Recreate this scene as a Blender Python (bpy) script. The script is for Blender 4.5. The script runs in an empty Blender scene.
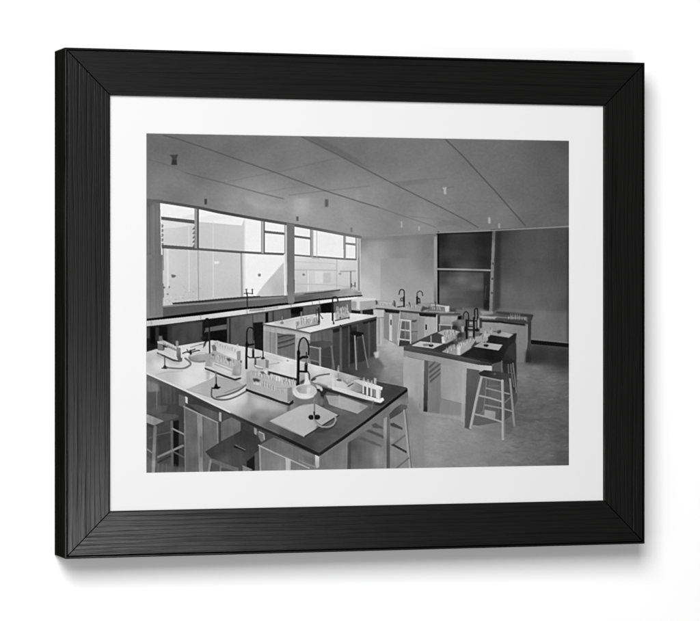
import bpy, bmesh, math
import numpy as np
from mathutils import Vector, Matrix

scene = bpy.context.scene
MM = 0.001

# ------------------------------------------------------------------ camera
cam_data = bpy.data.cameras.new("camera")
cam = bpy.data.objects.new("camera", cam_data)
scene.collection.objects.link(cam)
cam.location = (-0.9556, -2.9517, 1.5)
cam.rotation_euler = (math.radians(90), 0, math.radians(-17.677))
cam_data.sensor_width = 36.0
cam_data.lens = 36.0 * 3007.0 / 700.0
cam_data.shift_y = -7.3 / 700.0
cam_data.clip_start = 0.05
cam_data.clip_end = 50.0
scene.camera = cam

# ------------------------------------------------------------------ light
world = bpy.data.worlds.new("World")
scene.world = world
world.use_nodes = True
bg = world.node_tree.nodes["Background"]
bg.inputs[0].default_value = (1, 1, 1, 1)
bg.inputs[1].default_value = 0.07


def area_lamp(name, loc, target, sx, sy, power):
    d = bpy.data.lights.new(name, 'AREA')
    d.shape = 'RECTANGLE'
    d.size, d.size_y = sx, sy
    d.energy = power
    o = bpy.data.objects.new(name, d)
    scene.collection.objects.link(o)
    o.location = loc
    v = Vector(target) - Vector(loc)
    o.rotation_euler = v.to_track_quat('-Z', 'Y').to_euler()
    return o


area_lamp("key_softbox", (-1.12, -2.55, 2.80), (0, 0, 1.5), 1.5, 1.5, 111)
area_lamp("fill_lamp", (-1.5, -2.0, 1.35), (0, 0, 1.5), 1.4, 1.4, 10)  # added fill lamp, unseen, lifts the key's shadow on the wall
area_lamp("low_softbox", (-0.06, -1.80, 0.96), (-0.25, 0, 1.28), 0.52, 0.38, 8.2)

vs = scene.view_settings
vs.view_transform = 'Standard'
vs.look = 'None'
vs.exposure = 0.0
vs.gamma = 1.0
vs.use_curve_mapping = False


# ------------------------------------------------------------------ helpers
def new_mat(name):
    m = bpy.data.materials.new(name)
    m.use_nodes = True
    nt = m.node_tree
    return m, nt, nt.nodes["Principled BSDF"]


def mesh_obj(name, verts, faces, mat, parent=None, smooth=False):
    me = bpy.data.meshes.new(name)
    me.from_pydata([Vector(v) * MM for v in verts], [], faces)
    me.update()
    bm = bmesh.new()
    bm.from_mesh(me)
    bmesh.ops.recalc_face_normals(bm, faces=bm.faces)
    bm.to_mesh(me)
    bm.free()
    me.materials.append(mat)
    if smooth:
        for p in me.polygons:
            p.use_smooth = True
    o = bpy.data.objects.new(name, me)
    scene.collection.objects.link(o)
    if parent:
        o.parent = parent
    return o


# ------------------------------------------------------------------ materials
def wood_material(name="black_stained_wood", gloss=1.0, tint=1.0):
    m, nt, b = new_mat(name)
    N, L = nt.nodes, nt.links
    tc = N.new("ShaderNodeTexCoord")
    oi = N.new("ShaderNodeObjectInfo")
    comb = N.new("ShaderNodeCombineXYZ")
    mul = N.new("ShaderNodeMath"); mul.operation = 'MULTIPLY'; mul.inputs[1].default_value = 7.3
    L.new(oi.outputs["Random"], mul.inputs[0])
    L.new(mul.outputs[0], comb.inputs[0]); L.new(mul.outputs[0], comb.inputs[1])
    add = N.new("ShaderNodeVectorMath"); add.operation = 'ADD'
    L.new(tc.outputs["Object"], add.inputs[0]); L.new(comb.outputs[0], add.inputs[1])

    def stretched(sx, sy, detail, dist=0.0):
        mp = N.new("ShaderNodeMapping")
        mp.inputs["Scale"].default_value = (sx, sy, sy)
        L.new(add.outputs[0], mp.inputs[0])
        n = N.new("ShaderNodeTexNoise")
        n.inputs["Scale"].default_value = 1.0
        n.inputs["Detail"].default_value = detail
        n.inputs["Distortion"].default_value = dist
        L.new(mp.outputs[0], n.inputs[0])
        return n

    coarse = stretched(5.0, 300.0, 4.0, 0.25)
    fine = stretched(32.0, 1000.0, 3.0, 0.1)
    r1 = N.new("ShaderNodeValToRGB")
    r1.color_ramp.elements[0].position = 0.35; r1.color_ramp.elements[0].color = (0, 0, 0, 1)
    r1.color_ramp.elements[1].position = 0.47; r1.color_ramp.elements[1].color = (1, 1, 1, 1)
    L.new(coarse.outputs[0], r1.inputs[0])
    mix = N.new("ShaderNodeMix"); mix.data_type = 'FLOAT'
    mix.inputs[0].default_value = 0.55
    mpw = N.new("ShaderNodeMapping"); mpw.inputs["Scale"].default_value = (0.10, 1.0, 1.0)
    L.new(add.outputs[0], mpw.inputs[0])
    wv = N.new("ShaderNodeTexWave"); wv.wave_type = 'BANDS'; wv.bands_direction = 'Z'
    wv.inputs["Scale"].default_value = 68.0
    wv.inputs["Distortion"].default_value = 6.0
    wv.inputs["Detail"].default_value = 3.0
    wv.inputs["Detail Scale"].default_value = 0.9
    L.new(mpw.outputs[0], wv.inputs[0])
    r2 = N.new("ShaderNodeValToRGB")
    r2.color_ramp.elements[0].position = 0.0; r2.color_ramp.elements[0].color = (0, 0, 0, 1)
    r2.color_ramp.elements[1].position = 0.30; r2.color_ramp.elements[1].color = (1, 1, 1, 1)
    L.new(wv.outputs["Fac"], r2.inputs[0])
    mw = N.new("ShaderNodeMix"); mw.data_type = 'FLOAT'; mw.inputs[0].default_value = 0.48
    L.new(r1.outputs[0], mw.inputs[2]); L.new(r2.outputs[0], mw.inputs[3])
    L.new(mw.outputs[0], mix.inputs[2]); L.new(fine.outputs[0], mix.inputs[3])
    cr = N.new("ShaderNodeValToRGB")
    cr.color_ramp.elements[0].position = 0.1; cr.color_ramp.elements[0].color = (0.0003, 0.0003, 0.0003, 1)
    cr.color_ramp.elements[1].position = 0.9; cr.color_ramp.elements[1].color = (0.0055 * tint, 0.0055 * tint, 0.0053 * tint, 1)
    L.new(mix.outputs[0], cr.inputs[0])
    L.new(cr.outputs[0], b.inputs["Base Color"])
    rr = N.new("ShaderNodeMapRange")
    rr.inputs[3].default_value = 0.36; rr.inputs[4].default_value = 0.255
    L.new(mix.outputs[0], rr.inputs[0]); L.new(rr.outputs[0], b.inputs["Roughness"])
    sp = N.new("ShaderNodeMapRange")
    sp.inputs[3].default_value = 0.10 * gloss; sp.inputs[4].default_value = 0.54 * gloss
    L.new(mix.outputs[0], sp.inputs[0]); L.new(sp.outputs[0], b.inputs["Specular IOR Level"])
    bp = N.new("ShaderNodeBump")
    bp.inputs["Strength"].default_value = 0.5
    bp.inputs["Distance"].default_value = 0.0004
    L.new(mix.outputs[0], bp.inputs["Height"]); L.new(bp.outputs[0], b.inputs["Normal"])
    return m


def paper_material(name, col, scale, rough=0.9):
    m, nt, b = new_mat(name)
    N, L = nt.nodes, nt.links
    b.inputs["Base Color"].default_value = (*col, 1)
    b.inputs["Roughness"].default_value = rough
    b.inputs["Specular IOR Level"].default_value = 0.2
    tc = N.new("ShaderNodeTexCoord")
    n = N.new("ShaderNodeTexNoise")
    n.inputs["Scale"].default_value = scale
    n.inputs["Detail"].default_value = 4
    L.new(tc.outputs["Object"], n.inputs[0])
    bp = N.new("ShaderNodeBump")
    bp.inputs["Strength"].default_value = 0.06
    bp.inputs["Distance"].default_value = 0.0003
    L.new(n.outputs[0], bp.inputs["Height"]); L.new(bp.outputs[0], b.inputs["Normal"])
    return m


WOOD = wood_material()
WOOD_SIDE = wood_material("matt_black_wood_side", 0.0, 2.0)  # same wood without gloss, so the sides stay dark beside the wall
WOOD_SHADE_JOINT = wood_material("black_wood_shade_joint", 0.0, 0.25)  # darkened copy of the wood: shade painted into the groove, and mitre joints
WALL = paper_material("white_wall_paint", (0.93, 0.93, 0.93), 500)
MOUNT = paper_material("white_mount_board", (0.66, 0.66, 0.66), 1400)
BACK = paper_material("brown_backing_board", (0.30, 0.22, 0.14), 300)

# ------------------------------------------------------------------ wall
DEPTH = 47.0
wall = mesh_obj("wall", [(-2200, 0, -1500), (2200, 0, -1500), (2200, 0, 1300), (-2200, 0, 1300),
                         (-2200, 100, -1500), (2200, 100, -1500), (2200, 100, 1300), (-2200, 100, 1300)],
                [(0, 1, 2, 3), (4, 5, 6, 7), (0, 1, 5, 4), (1, 2, 6, 5), (2, 3, 7, 6), (3, 0, 4, 7)], WALL)
wall.location = (0, (DEPTH + 0.3) * MM, 1.5)
wall["kind"] = "structure"
wall["label"] = "plain white wall behind the black picture frame"

# ------------------------------------------------------------------ frame
HW, HH = 314.5, 255.75           # half outer size in mm
frame = bpy.data.objects.new("picture_frame", None)
scene.collection.objects.link(frame)
frame.location = (0, 0, 1.5)
frame.empty_display_size = 0.1
frame["label"] = "black wood-grain picture frame holding a mounted monochrome laboratory photograph on a white wall"
frame["category"] = "picture frame"


def rail(length_half, width, angle, offset):
    """one mitred length of moulding, its own x along the length, -y to the viewer,
    outer edge at local z=0, inner edge at local z=-width (z is up)"""
    w = width
    prof = [(0, DEPTH), (0, 1.3), (0.35, 0.5), (1.1, 0.05), (1.75, 0.0), (1.95, 1.6), (3.0, 1.6), (3.2, 0.05),
            (3.5, 0.0), (w - 0.6, 0.0), (w - 0.15, 0.15), (w, 0.6), (w, 7.0), (w - 7, 7.0), (w - 7, DEPTH)]
    verts, faces = [], []
    gap = 0.16
    for s in (-1, 1):
        for (r, d) in prof:
            # slight rounding of the arrises beside the mitre
            verts.append((s * (length_half - r - gap), d, -r))
    n = len(prof)
    # an extra ring close to the mitre lets the corner arris drop a little
    for s in (-1, 1):
        for (r, d) in prof:
            verts.append((s * (length_half - r - gap - 0.55), d, -r))
    for i, (r, d) in enumerate(prof):
        if d < 0.5 and r > 3:
            for q in (i, n + i):
                x, y, z = verts[q]
                verts[q] = (x, y + 0.35, z)
    order = [0, 2, 3, 1]
    for k in range(3):
        A, B = order[k] * n, order[k + 1] * n
        for i in range(n):
            j = (i + 1) % n
            faces.append((A + i, A + j, B + j, B + i))
    faces.append(tuple(range(n)))
    faces.append(tuple(range(n, 2 * n)))
    o = mesh_obj("rail", verts, faces, WOOD, frame)
    o.data.materials.append(WOOD_SIDE); o.data.materials.append(WOOD_SHADE_JOINT)              # sides: gloss-free copy of the wood, keeps out the wall's reflection
    for p in o.data.polygons:
        if abs(p.normal.z) > 0.9 and p.area > 1e-4:
            p.material_index = 1
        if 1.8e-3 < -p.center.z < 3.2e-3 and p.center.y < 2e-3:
            p.material_index = 2                    # groove behind the lip, its shade deepened by darker wood
        if max(abs(p.normal.x), 0) > 0.3 and p.center.y < 1e-3:
            p.material_index = 2                    # eased arris at the mitre
    o.rotation_euler = (0, angle, 0)
    o.location = Vector(offset) * MM
    return o


RV, RH = 47.3, 46.25
# build so that the mitre is true: both neighbouring rails get the same width (mean), inner size kept by the measured opening
def rails():
    w = 46.8
    top = rail(HW, w, 0, (0, 0, HH))
    bot = rail(HW, w, math.pi, (0, 0, -HH))
    lef = rail(HH, w, -math.pi / 2, (-HW, 0, 0))
    rig = rail(HH, w, math.pi / 2, (HW, 0, 0))
    top["label"] = "top rail of the frame"
    bot["label"] = "bottom rail of the frame with a soft sheen at its left end"
    lef["label"] = "left rail of the frame showing its outer side"
    rig["label"] = "right rail of the frame"


rails()

# mount board: a flat ring with a bevelled window
IW, IH = HW - 42.0, HH - 42.0
PW, PH = 229.2, 171.2
MY = 3.6


def ring(o, i, yo, yi):
    return ([(-o[0], yo, -o[1]), (o[0], yo, -o[1]), (o[0], yo, o[1]), (-o[0], yo, o[1])],
            [(-i[0], yi, -i[1]), (i[0], yi, -i[1]), (i[0], yi, i[1]), (-i[0], yi, i[1])])


loops = []
a, b_ = ring((IW, IH), (PW + 0.5, PH + 0.5), MY, MY)
loops += [a, b_]
_, c = ring((1, 1), (PW, PH), MY, MY + 0.5)
loops.append(c)
_, d_ = ring((1, 1), (PW, PH), MY, MY + 0.62)
e_, _ = ring((IW, IH), (1, 1), MY + 0.62, 0)
loops += [d_, e_]
verts = [v for l in loops for v in l]
faces = []
for k in range(5):
    A, B = 4 * k, 4 * ((k + 1) % 5)
    for i in range(4):
        j = (i + 1) % 4
        faces.append((A + i, A + j, B + j, B + i))
mount = mesh_obj("mount_board", verts, faces, MOUNT, frame)
mount["label"] = "wide white mount around the photograph"

bk = mesh_obj("backing_board", [(-IW, y, -IH) if k == 0 else (IW, y, -IH) if k == 1 else (IW, y, IH) if k == 2 else (-IW, y, IH)
                                for y in (MY + 1.3, MY + 3.2) for k in range(4)],
              [(0, 1, 2, 3), (4, 5, 6, 7), (0, 1, 5, 4), (1, 2, 6, 5), (2, 3, 7, 6), (3, 0, 4, 7)], BACK, frame)

# ------------------------------------------------------------------ what the print shows, drawn tone by tone
SS, X0, Y0 = 4, 144, 130
CW, CH = 429 * SS, 347 * SS
sheet = np.full((CH, CW), 110.0)


def gauss(a, s):
    if s <= 0:
        return a
    r = max(1, int(3 * s + 0.5))
    k = np.exp(-0.5 * (np.arange(-r, r + 1) / s) ** 2)
    k /= k.sum()
    p = np.pad(a, ((r, r), (0, 0)), mode='edge')
    out = sum(k[i] * p[i:i + a.shape[0]] for i in range(2 * r + 1))
    p = np.pad(out, ((0, 0), (r, r)), mode='edge')
    return sum(k[i] * p[:, i:i + a.shape[1]] for i in range(2 * r + 1))


def window(x0, y0, x1, y1, pad):
    i0 = max(0, int((x0 - X0 - pad) * SS)); i1 = min(CW, int((x1 - X0 + pad) * SS) + 2)
    j0 = max(0, int((y0 - Y0 - pad) * SS)); j1 = min(CH, int((y1 - Y0 + pad) * SS) + 2)
    if i1 <= i0 or j1 <= j0:
        return None
    gx, gy = np.meshgrid((np.arange(i0, i1) + 0.5) / SS + X0, (np.arange(j0, j1) + 0.5) / SS + Y0)
    return i0, i1, j0, j1, gx, gy


def tone_at(g, gx, gy):
    if np.isscalar(g):
        return g
    num = 0.0; den = 0.0                       # smooth field through (x, y, tone) points
    for (x, y, t) in g:
        w = 1.0 / (((gx - x) ** 2 + (gy - y) ** 2) ** 1.25 + 4.0)
        num = num + w * t; den = den + w
    return num / den


def put(win, mask, g, al):
    i0, i1, j0, j1, gx, gy = win
    s = sheet[j0:j1, i0:i1]
    s += (tone_at(g, gx, gy) - s) * np.clip(mask, 0, 1) * al


def P(pts, g, al=1.0, soft=0.0):
    """filled outline; pts flat x,y list"""
    p = np.array(pts, float).reshape(-1, 2)
    win = window(p[:, 0].min(), p[:, 1].min(), p[:, 0].max(), p[:, 1].max(), 1 + 3 * soft)
    if win is None:
        return
    gx, gy = win[4], win[5]
    ins = np.zeros(gx.shape, bool)
    q = np.roll(p, -1, 0)
    for (xa, ya), (xb, yb) in zip(p, q):
        if ya == yb:
            continue
        ins ^= ((ya > gy) != (yb > gy)) & (gx < (xb - xa) * (gy - ya) / (yb - ya) + xa)
    put(win, gauss(ins.astype(float), soft * SS), g, al)


def B(x0, y0, x1, y1, g, al=1.0, soft=0.0):
    P([x0, y0, x1, y0, x1, y1, x0, y1], g, al, soft)


def L(pts, w, g, al=1.0, soft=0.0):
    """stroke of width w along a polyline"""
    p = np.array(pts, float).reshape(-1, 2)
    win = window(p[:, 0].min(), p[:, 1].min(), p[:, 0].max(), p[:, 1].max(), w + 2 + 3 * soft)
    if win is None:
        return
    gx, gy = win[4], win[5]
    dm = np.full(gx.shape, 1e9)
    for (xa, ya), (xb, yb) in zip(p[:-1], p[1:]):
        dx, dy = xb - xa, yb - ya
        t = np.clip(((gx - xa) * dx + (gy - ya) * dy) / max(dx * dx + dy * dy, 1e-9), 0, 1)
        dm = np.minimum(dm, np.hypot(gx - xa - t * dx, gy - ya - t * dy))
    put(win, gauss(np.clip((w / 2 - dm) * SS + 0.5, 0, 1), soft * SS), g, al)


def E(cx, cy, rx, ry, g, al=1.0, soft=0.0):
    t = np.linspace(0, 2 * np.pi, 40, endpoint=False)
    P(np.stack([cx + rx * np.cos(t), cy + ry * np.sin(t)], 1).ravel(), g, al, soft)


def band(top, bot, g, al=1.0, soft=0.0):
    """area between two polylines running the same way"""
    b2 = [v for k in range(len(bot) // 2 - 1, -1, -1) for v in bot[2 * k:2 * k + 2]]
    P(list(top) + b2, g, al, soft)


def C(pts, w, g, al=1.0, soft=0.0):
    """stroke along a smooth curve through the points"""
    p = np.array(pts, float).reshape(-1, 2)
    q = np.vstack([2 * p[0] - p[1], p, 2 * p[-1] - p[-2]])
    out = []
    for k in range(1, len(q) - 2):
        for t in np.linspace(0, 1, 7)[:-1]:
            out.append(.5 * (2 * q[k] + (q[k + 1] - q[k - 1]) * t + (2 * q[k - 1] - 5 * q[k] + 4 * q[k + 1] - q[k + 2]) * t * t
                             + (3 * q[k] - q[k - 1] - 3 * q[k + 1] + q[k + 2]) * t ** 3))
    L(np.array(out + [p[-1]]).ravel(), w, g, al, soft)


tooth = np.random.RandomState(21)


def mottle(pts, sx, sy, amp, soft=0.6):
    """uneven tone inside an outline: noise with its own length sx and height sy"""
    p = np.array(pts, float).reshape(-1, 2)
    win = window(p[:, 0].min(), p[:, 1].min(), p[:, 0].max(), p[:, 1].max(), 1)
    i0, i1, j0, j1, gx, gy = win
    n = tooth.normal(0, 1, gx.shape)
    r = lambda a, s: gauss(a, s * SS)
    def aniso(a, s, axis):
        k = np.exp(-0.5 * (np.arange(-int(3 * s * SS) - 1, int(3 * s * SS) + 2) / (s * SS)) ** 2); k /= k.sum()
        return np.apply_along_axis(lambda v: np.convolve(v, k, 'same'), axis, a)
    n = aniso(aniso(n, sx, 1), sy, 0)
    n /= n.std()
    ins = np.zeros(gx.shape, bool)
    q = np.roll(p, -1, 0)
    for (xa, ya), (xb, yb) in zip(p, q):
        if ya != yb:
            ins ^= ((ya > gy) != (yb > gy)) & (gx < (xb - xa) * (gy - ya) / (yb - ya) + xa)
    s = sheet[j0:j1, i0:i1]
    s *= 1 + 0.42 * amp * np.clip(n, -2.5, 2.5) * gauss(ins.astype(float), soft * SS)


# ---- ceiling
P([140, 128, 575, 128, 575, 230, 437, 234, 360, 238, 148, 204],
  [(150, 138, 108), (200, 140, 108), (150, 170, 114), (158, 195, 128), (185, 150, 106), (230, 150, 108), (180, 190, 120),
   (200, 175, 112), (205, 200, 130), (240, 205, 150), (262, 203, 158), (275, 212, 152), (302, 208, 168), (320, 222, 152),
   (350, 228, 150), (300, 180, 126), (280, 160, 116), (260, 140, 110), (320, 165, 118), (330, 140, 110), (360, 150, 112),
   (380, 150, 118), (370, 200, 140), (345, 205, 148), (400, 205, 128), (420, 225, 140), (440, 200, 127), (430, 150, 120),
   (470, 150, 110), (470, 200, 120), (500, 215, 118), (520, 190, 102), (490, 160, 108), (550, 160, 92), (566, 145, 82),
   (566, 200, 88), (540, 220, 100), (560, 224, 96)])
P([148, 140, 175, 143, 190, 152, 150, 160], 96, .35, 5)
P([150, 168, 190, 178, 195, 190, 152, 186], 138, .35, 4)
P([302, 138, 446, 141, 392, 180, 340, 157], 108, .3, 3)
B(295, 199, 310, 205, 178, .5, 1); B(296, 206, 309, 214, 176, .45, 1.5)
P([253, 203, 286, 206, 286, 212, 256, 210], 172, .5, 2)
P([246, 197, 258, 200, 257, 207, 248, 204], 175, .5, 1.5)
B(356, 191, 361, 202, 165, .4, 1.2); B(344, 205, 350, 222, 160, .3, 2)
P([394, 183.5, 430, 180, 425, 184, 400, 188], 100, .35, 1)
L([188, 174, 175, 168, 150, 160], .8, 92, .45, .4)
L([290, 196, 330, 191, 370, 187], .8, 100, .5, .4); L([394, 183.6, 420, 180.8, 446, 179], .7, 96, .4, .4); L([225, 183.8, 250, 178, 283, 172], .7, 100, .4, .4); L([262, 194, 275, 191, 296, 188], .7, 112, .4, .4)
L([283, 172, 330, 161, 345, 158], .8, 98, .5, .5); L([437, 206, 470, 202, 506, 203], .6, 100, .3, .4)
P([438, 222, 470, 219, 475, 226, 438, 227], 112, .5, 1)
L([410, 217, 440, 220, 470, 230], 1, 112, .4, .5)
L([360, 217, 362, 203, 399, 212], .8, 130, .2, .5)
L([460, 217, 478, 220], 2, 125, .3, .6)
for seam, w, t in (([166, 136.6, 178, 139.6, 215, 152, 260, 167.8, 279, 174.3, 323, 190.5, 362, 203, 379, 208], 1.1, 70),
                   ([188, 174, 225, 183.8, 262, 194, 285, 199.5], 1.0, 84),
                   ([302, 137.6, 337, 155, 362, 168, 392, 183.7, 437, 206, 464, 219.7, 478, 228], 1.2, 72),
                   ([446, 141, 462.4, 156.6, 480, 175.8, 494.8, 191.7, 524.7, 226], 1.3, 62)):
    L(seam, w, t + 6, .66, .3)
L([379, 208, 400, 215.5, 420, 222, 436, 228], 1, 100, .5, .3)
P([302, 137, 318, 138, 350, 155, 372, 171, 337, 155], 88, .5, 1.2)
P([171.5, 156, 180, 155.5, 178.5, 159, 179, 166, 173, 166, 174, 159], 62, .9, .4); B(174, 161, 178, 165.5, 48, .8, .4)
B(206, 199.5, 208.4, 205, 62, .9, .3); L([205, 207, 204, 211], 1, 80, .4)
B(325.8, 200, 329, 207.5, 88, .9, .5); B(297.2, 217, 299.4, 221.5, 88, .9, .3); B(351, 228, 353, 232.5, 112, .8, .3)
P([442.5, 188.5, 447, 188, 446, 191, 446.5, 195, 444, 195, 444, 191], 176, .9, .3); L([447, 189, 454, 187.5], .9, 96, .6, .2)
B(401, 222, 402.8, 228, 172, .8, .3); B(418.4, 227, 420, 231, 172, .8, .3)
B(488, 218, 490.5, 224, 168, .9, .4); B(498, 224, 500, 229, 160, .8, .4)

mottle([140, 128, 575, 128, 575, 230, 437, 234, 360, 238, 148, 204], 9, 4, .014)
mottle([140, 128, 575, 128, 575, 230, 437, 234, 360, 238, 148, 204], 1.2, .8, .014)

# ---- back wall
P([358, 237, 437.5, 232.5, 437.5, 316, 352, 316],
  [(362, 242, 140), (400, 240, 130), (434, 238, 114), (364, 262, 176), (364, 285, 194), (372, 300, 198), (378, 275, 176),
   (374, 255, 160), (400, 255, 136), (433, 256, 122), (388, 300, 178), (430, 300, 158), (410, 285, 166)])
P([381, 259, 434.5, 258, 434.5, 303, 381, 303],
  [(384, 262, 150), (430, 262, 130), (384, 296, 172), (430, 298, 156), (405, 280, 153)], .8, .5)
B(434, 237, 437, 308, [(435, 238, 150), (435, 270, 150), (435, 308, 120)])
P([360, 238, 436, 234, 436, 239, 360, 242], 118, .5, 1)
# right wall
P([490, 230, 575, 226, 575, 356, 490, 356],
  [(500, 235, 60), (530, 240, 80), (565, 240, 72), (500, 256, 68), (535, 256, 84), (565, 256, 74), (503, 264, 78), (530, 270, 92),
   (565, 265, 76), (508, 295, 108), (530, 300, 108), (548, 300, 98), (565, 305, 82), (540, 316, 114), (565, 320, 102), (540, 334, 112), (562, 338, 106)])
P([498, 258.5, 569, 258, 569, 312, 498, 308], 62, .16, .6)
P([496, 232, 501, 232, 500, 308, 493, 312], 34, .6, 1.3)
P([566, 230, 571, 230, 571, 345, 566, 345], 48, .5, .8)
# blackboard
P([437.5, 233, 492, 231.5, 490, 312, 437.5, 308],
  [(440, 240, 34), (460, 245, 54), (455, 255, 60), (485, 240, 36), (485, 262, 40), (445, 266, 40), (442, 275, 66), (444, 294, 98),
   (452, 282, 80), (463, 279, 98), (475, 283, 92), (470, 291, 76), (482, 296, 66), (460, 300, 90), (450, 304, 92), (480, 306, 66)])
P([447, 280, 474, 276, 476, 280, 450, 285], 112, .35, 1.8); P([459, 287, 482, 285, 480, 290, 462, 291], 105, .3, 1.8)
P([440, 288, 447, 290, 446, 302, 440, 303], 120, .3, 2)
B(437.4, 232, 439.4, 312, 22); B(483.5, 273, 490, 312, 34, .75, .6)
L([437, 269.3, 465, 269.8, 491, 270.6], 1.6, 142)
L([438, 271.2, 490, 272.4], 1, 32, .6, .3)
P([492.3, 231.5, 495.2, 231.5, 492, 312, 489, 312], [(493, 235, 98), (493, 250, 122), (491, 290, 128), (490, 310, 118)])
for y in (264, 279, 293):
    E(493 - (y - 260) * .04, y, 1, 1.2, 50, .6)
L([486, 286, 484.5, 303], .8, 80, .5); B(484, 300, 489, 308, 26, .6, .8)
L([359, 238, 385, 236, 437, 233.3, 480, 231.6, 571, 227], 1.3, 138, .9)
L([437, 234.6, 492, 233], 1.2, 26, .7)
mottle([490, 230, 575, 226, 575, 338, 490, 338], 1.2, 6, .016); mottle([360, 238, 436, 234, 436, 300, 360, 300], 2, 4, .012)
mottle([440, 236, 490, 234, 488, 308, 440, 306], 5, 2.2, .07, 1); mottle([440, 273, 484, 273, 484, 306, 440, 306], 6, 1.6, .07, 1)
# ---- floor
P([360, 330, 575, 345, 575, 478, 300, 478, 330, 380],
  [(375, 335, 150), (392, 345, 178), (398, 352, 172), (385, 362, 148), (398, 372, 146), (370, 374, 78), (350, 372, 62), (392, 385, 126),
   (540, 356, 54), (562, 360, 56), (535, 369, 116), (520, 376, 122), (515, 384, 114), (548, 382, 114), (540, 400, 106), (562, 400, 94), (564, 430, 88),
   (530, 430, 110), (518, 415, 96), (500, 445, 130), (440, 425, 152), (430, 450, 148), (470, 460, 136), (500, 462, 120), (540, 455, 106), (562, 462, 84),
   (415, 440, 142), (470, 432, 142), (410, 460, 134), (395, 420, 128)])
rs = np.random.RandomState(7)
for k in range(70):
    x, y = rs.uniform(500, 570), rs.uniform(375, 470)
    l = rs.uniform(4, 14)
    P([x, y, x + l, y + rs.uniform(-1, 2), x + l + 2, y + 2.5, x + 1, y + 3], rs.choice([66, 78, 104, 116]), .16, .7)
for k in range(40):
    x, y = rs.uniform(412, 505), rs.uniform(415, 470)
    P([x, y, x + 9, y + .5, x + 10, y + 2.4, x + 1, y + 2.6], rs.choice([112, 128, 150]), .16, .7)
P([514, 388, 545, 392, 560, 412, 545, 440, 520, 430], 78, .25, 5)
for k in range(150):
    x, y = rs.uniform(500, 567), rs.uniform(370, 466)
    l = rs.uniform(2, 7)
    C([x, y, x + l * .5, y + rs.uniform(-.8, .8), x + l, y + rs.uniform(-1.5, 1.5)], rs.uniform(.5, 1.2), rs.choice([74, 86, 128, 142]), .26, .25)
FL = [360, 330, 575, 345, 575, 478, 300, 478, 330, 380]
mottle(FL, 8, 2.5, .02); mottle(FL, 1.2, .6, .03); mottle([500, 372, 575, 366, 575, 478, 500, 478], 2.0, .7, .045, 2)
P([529, 339.5, 571, 343.6, 571, 347.6, 529, 343.6], 20)
P([527, 345, 571, 349, 571, 366, 527, 362], 50, .55, 2)
L([529, 338.8, 571, 342.8], .9, 116, .6)

# ---- window wall, left
B(146, 200, 164.5, 318, [(149, 205, 96), (153, 210, 116), (160, 215, 122), (150, 250, 122), (157, 250, 116), (162, 250, 112), (150, 300, 128), (157, 300, 126), (162, 300, 122)])
for x, t in ((151.5, 92), (155, 132), (157.5, 104), (160.5, 110)):
    L([x, 206, x + .6, 262], 1.1, t, .55, .4)
L([149.5, 265, 150.5, 314], 1.4, 150, .5, .5); E(149.6, 295, 1, 2, 74, .8, .3); E(149.8, 313, 1, 3, 84, .7, .3)
B(147, 200, 149, 318, 84, .6, .4)
# panes of the first window
P([162, 203.6, 199, 209.4, 219, 213.8, 238.6, 217.4, 260, 221.2, 288, 225.6, 288, 300, 260, 300, 164, 307], 243)
P([163, 218, 198, 222, 243, 226, 246, 218.2, 246, 298, 164, 307, 164, 246],
  [(170, 226, 212), (200, 232, 203), (222, 230, 206), (240, 228, 209), (205, 246, 202), (240, 246, 205), (170, 262, 208), (200, 262, 201), (225, 262, 203), (240, 262, 206), (170, 300, 200), (200, 296, 194), (235, 294, 197)])
P([178, 219, 196, 214, 198, 222, 164, 220], 228, .9, .4)
P([200, 208.5, 243, 217.6, 230, 218.8, 213, 221.4, 200, 222.6], 236); P([200, 210.5, 224, 214.5, 212, 216, 200, 218], 246, .8, .5)
P([163, 221, 196, 225, 182, 227.5, 165, 229], 228, .9, .4)
L([169.2, 249, 169.8, 287], 1.9, 228, .8, .3); L([190.3, 226, 190.8, 291], 1.2, 222, .8, .2); L([214.6, 222, 214.8, 296], 1.0, 221, .8, .2)
L([164.8, 248, 165.2, 270], .9, 120, .8); L([246, 219, 246, 298], 1.2, 226, .9, .3)
L([199.6, 250, 200.2, 300], .9, 150, .8); L([242.6, 253, 243.2, 297.6], 1.7, 152, .9, .15); L([245.2, 253, 245.6, 297], 1.6, 222, .8)
P([256.6, 297, 265, 285, 284.6, 262.5, 285.4, 297], [(266, 292, 204), (283, 268, 198), (280, 290, 186)])
L([256.6, 296, 265, 284.6, 284.6, 262.5], .8, 226, .6, .3)
P([173, 274.5, 176, 274.8, 178.2, 276, 175.5, 277.8, 173.5, 277.6], 98, .9, .3)
P([215.5, 261.6, 220.5, 261.4, 220, 264, 215.8, 264], 238, .9, .3); E(260.6, 275.2, 1.5, 1.5, 118, .9, .3)
for k in range(60):
    x = rs.uniform(165, 202); y = 305 - abs(rs.normal(0, 7)) - (x - 165) * .1
    E(x, y, rs.uniform(.4, 1.2), rs.uniform(.3, .7), rs.choice([160, 176, 222]), .45, .25)
E(166, 287.5, 1, 1, 90, .8, .2); E(171, 287, .8, 1.2, 110, .8, .2); E(169.5, 294, 1.2, .8, 118, .8, .2)
L([164.7, 284, 165, 297], 1.2, 66, .85, .2)
# louvre teeth
for k in range(5):
    y = 224.5 + 4.6 * k
    P([163.4, y, 165.6, y + 1, 164.6, y + 3.4, 163.2, y + 4], 110, .8, .2)
for k in range(5):
    y = 226 + 4.3 * k
    P([197, y, 197, y + 4, 193.8, y + 4.2, 195.4, y + 1.8], 92, .85, .2)
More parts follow.
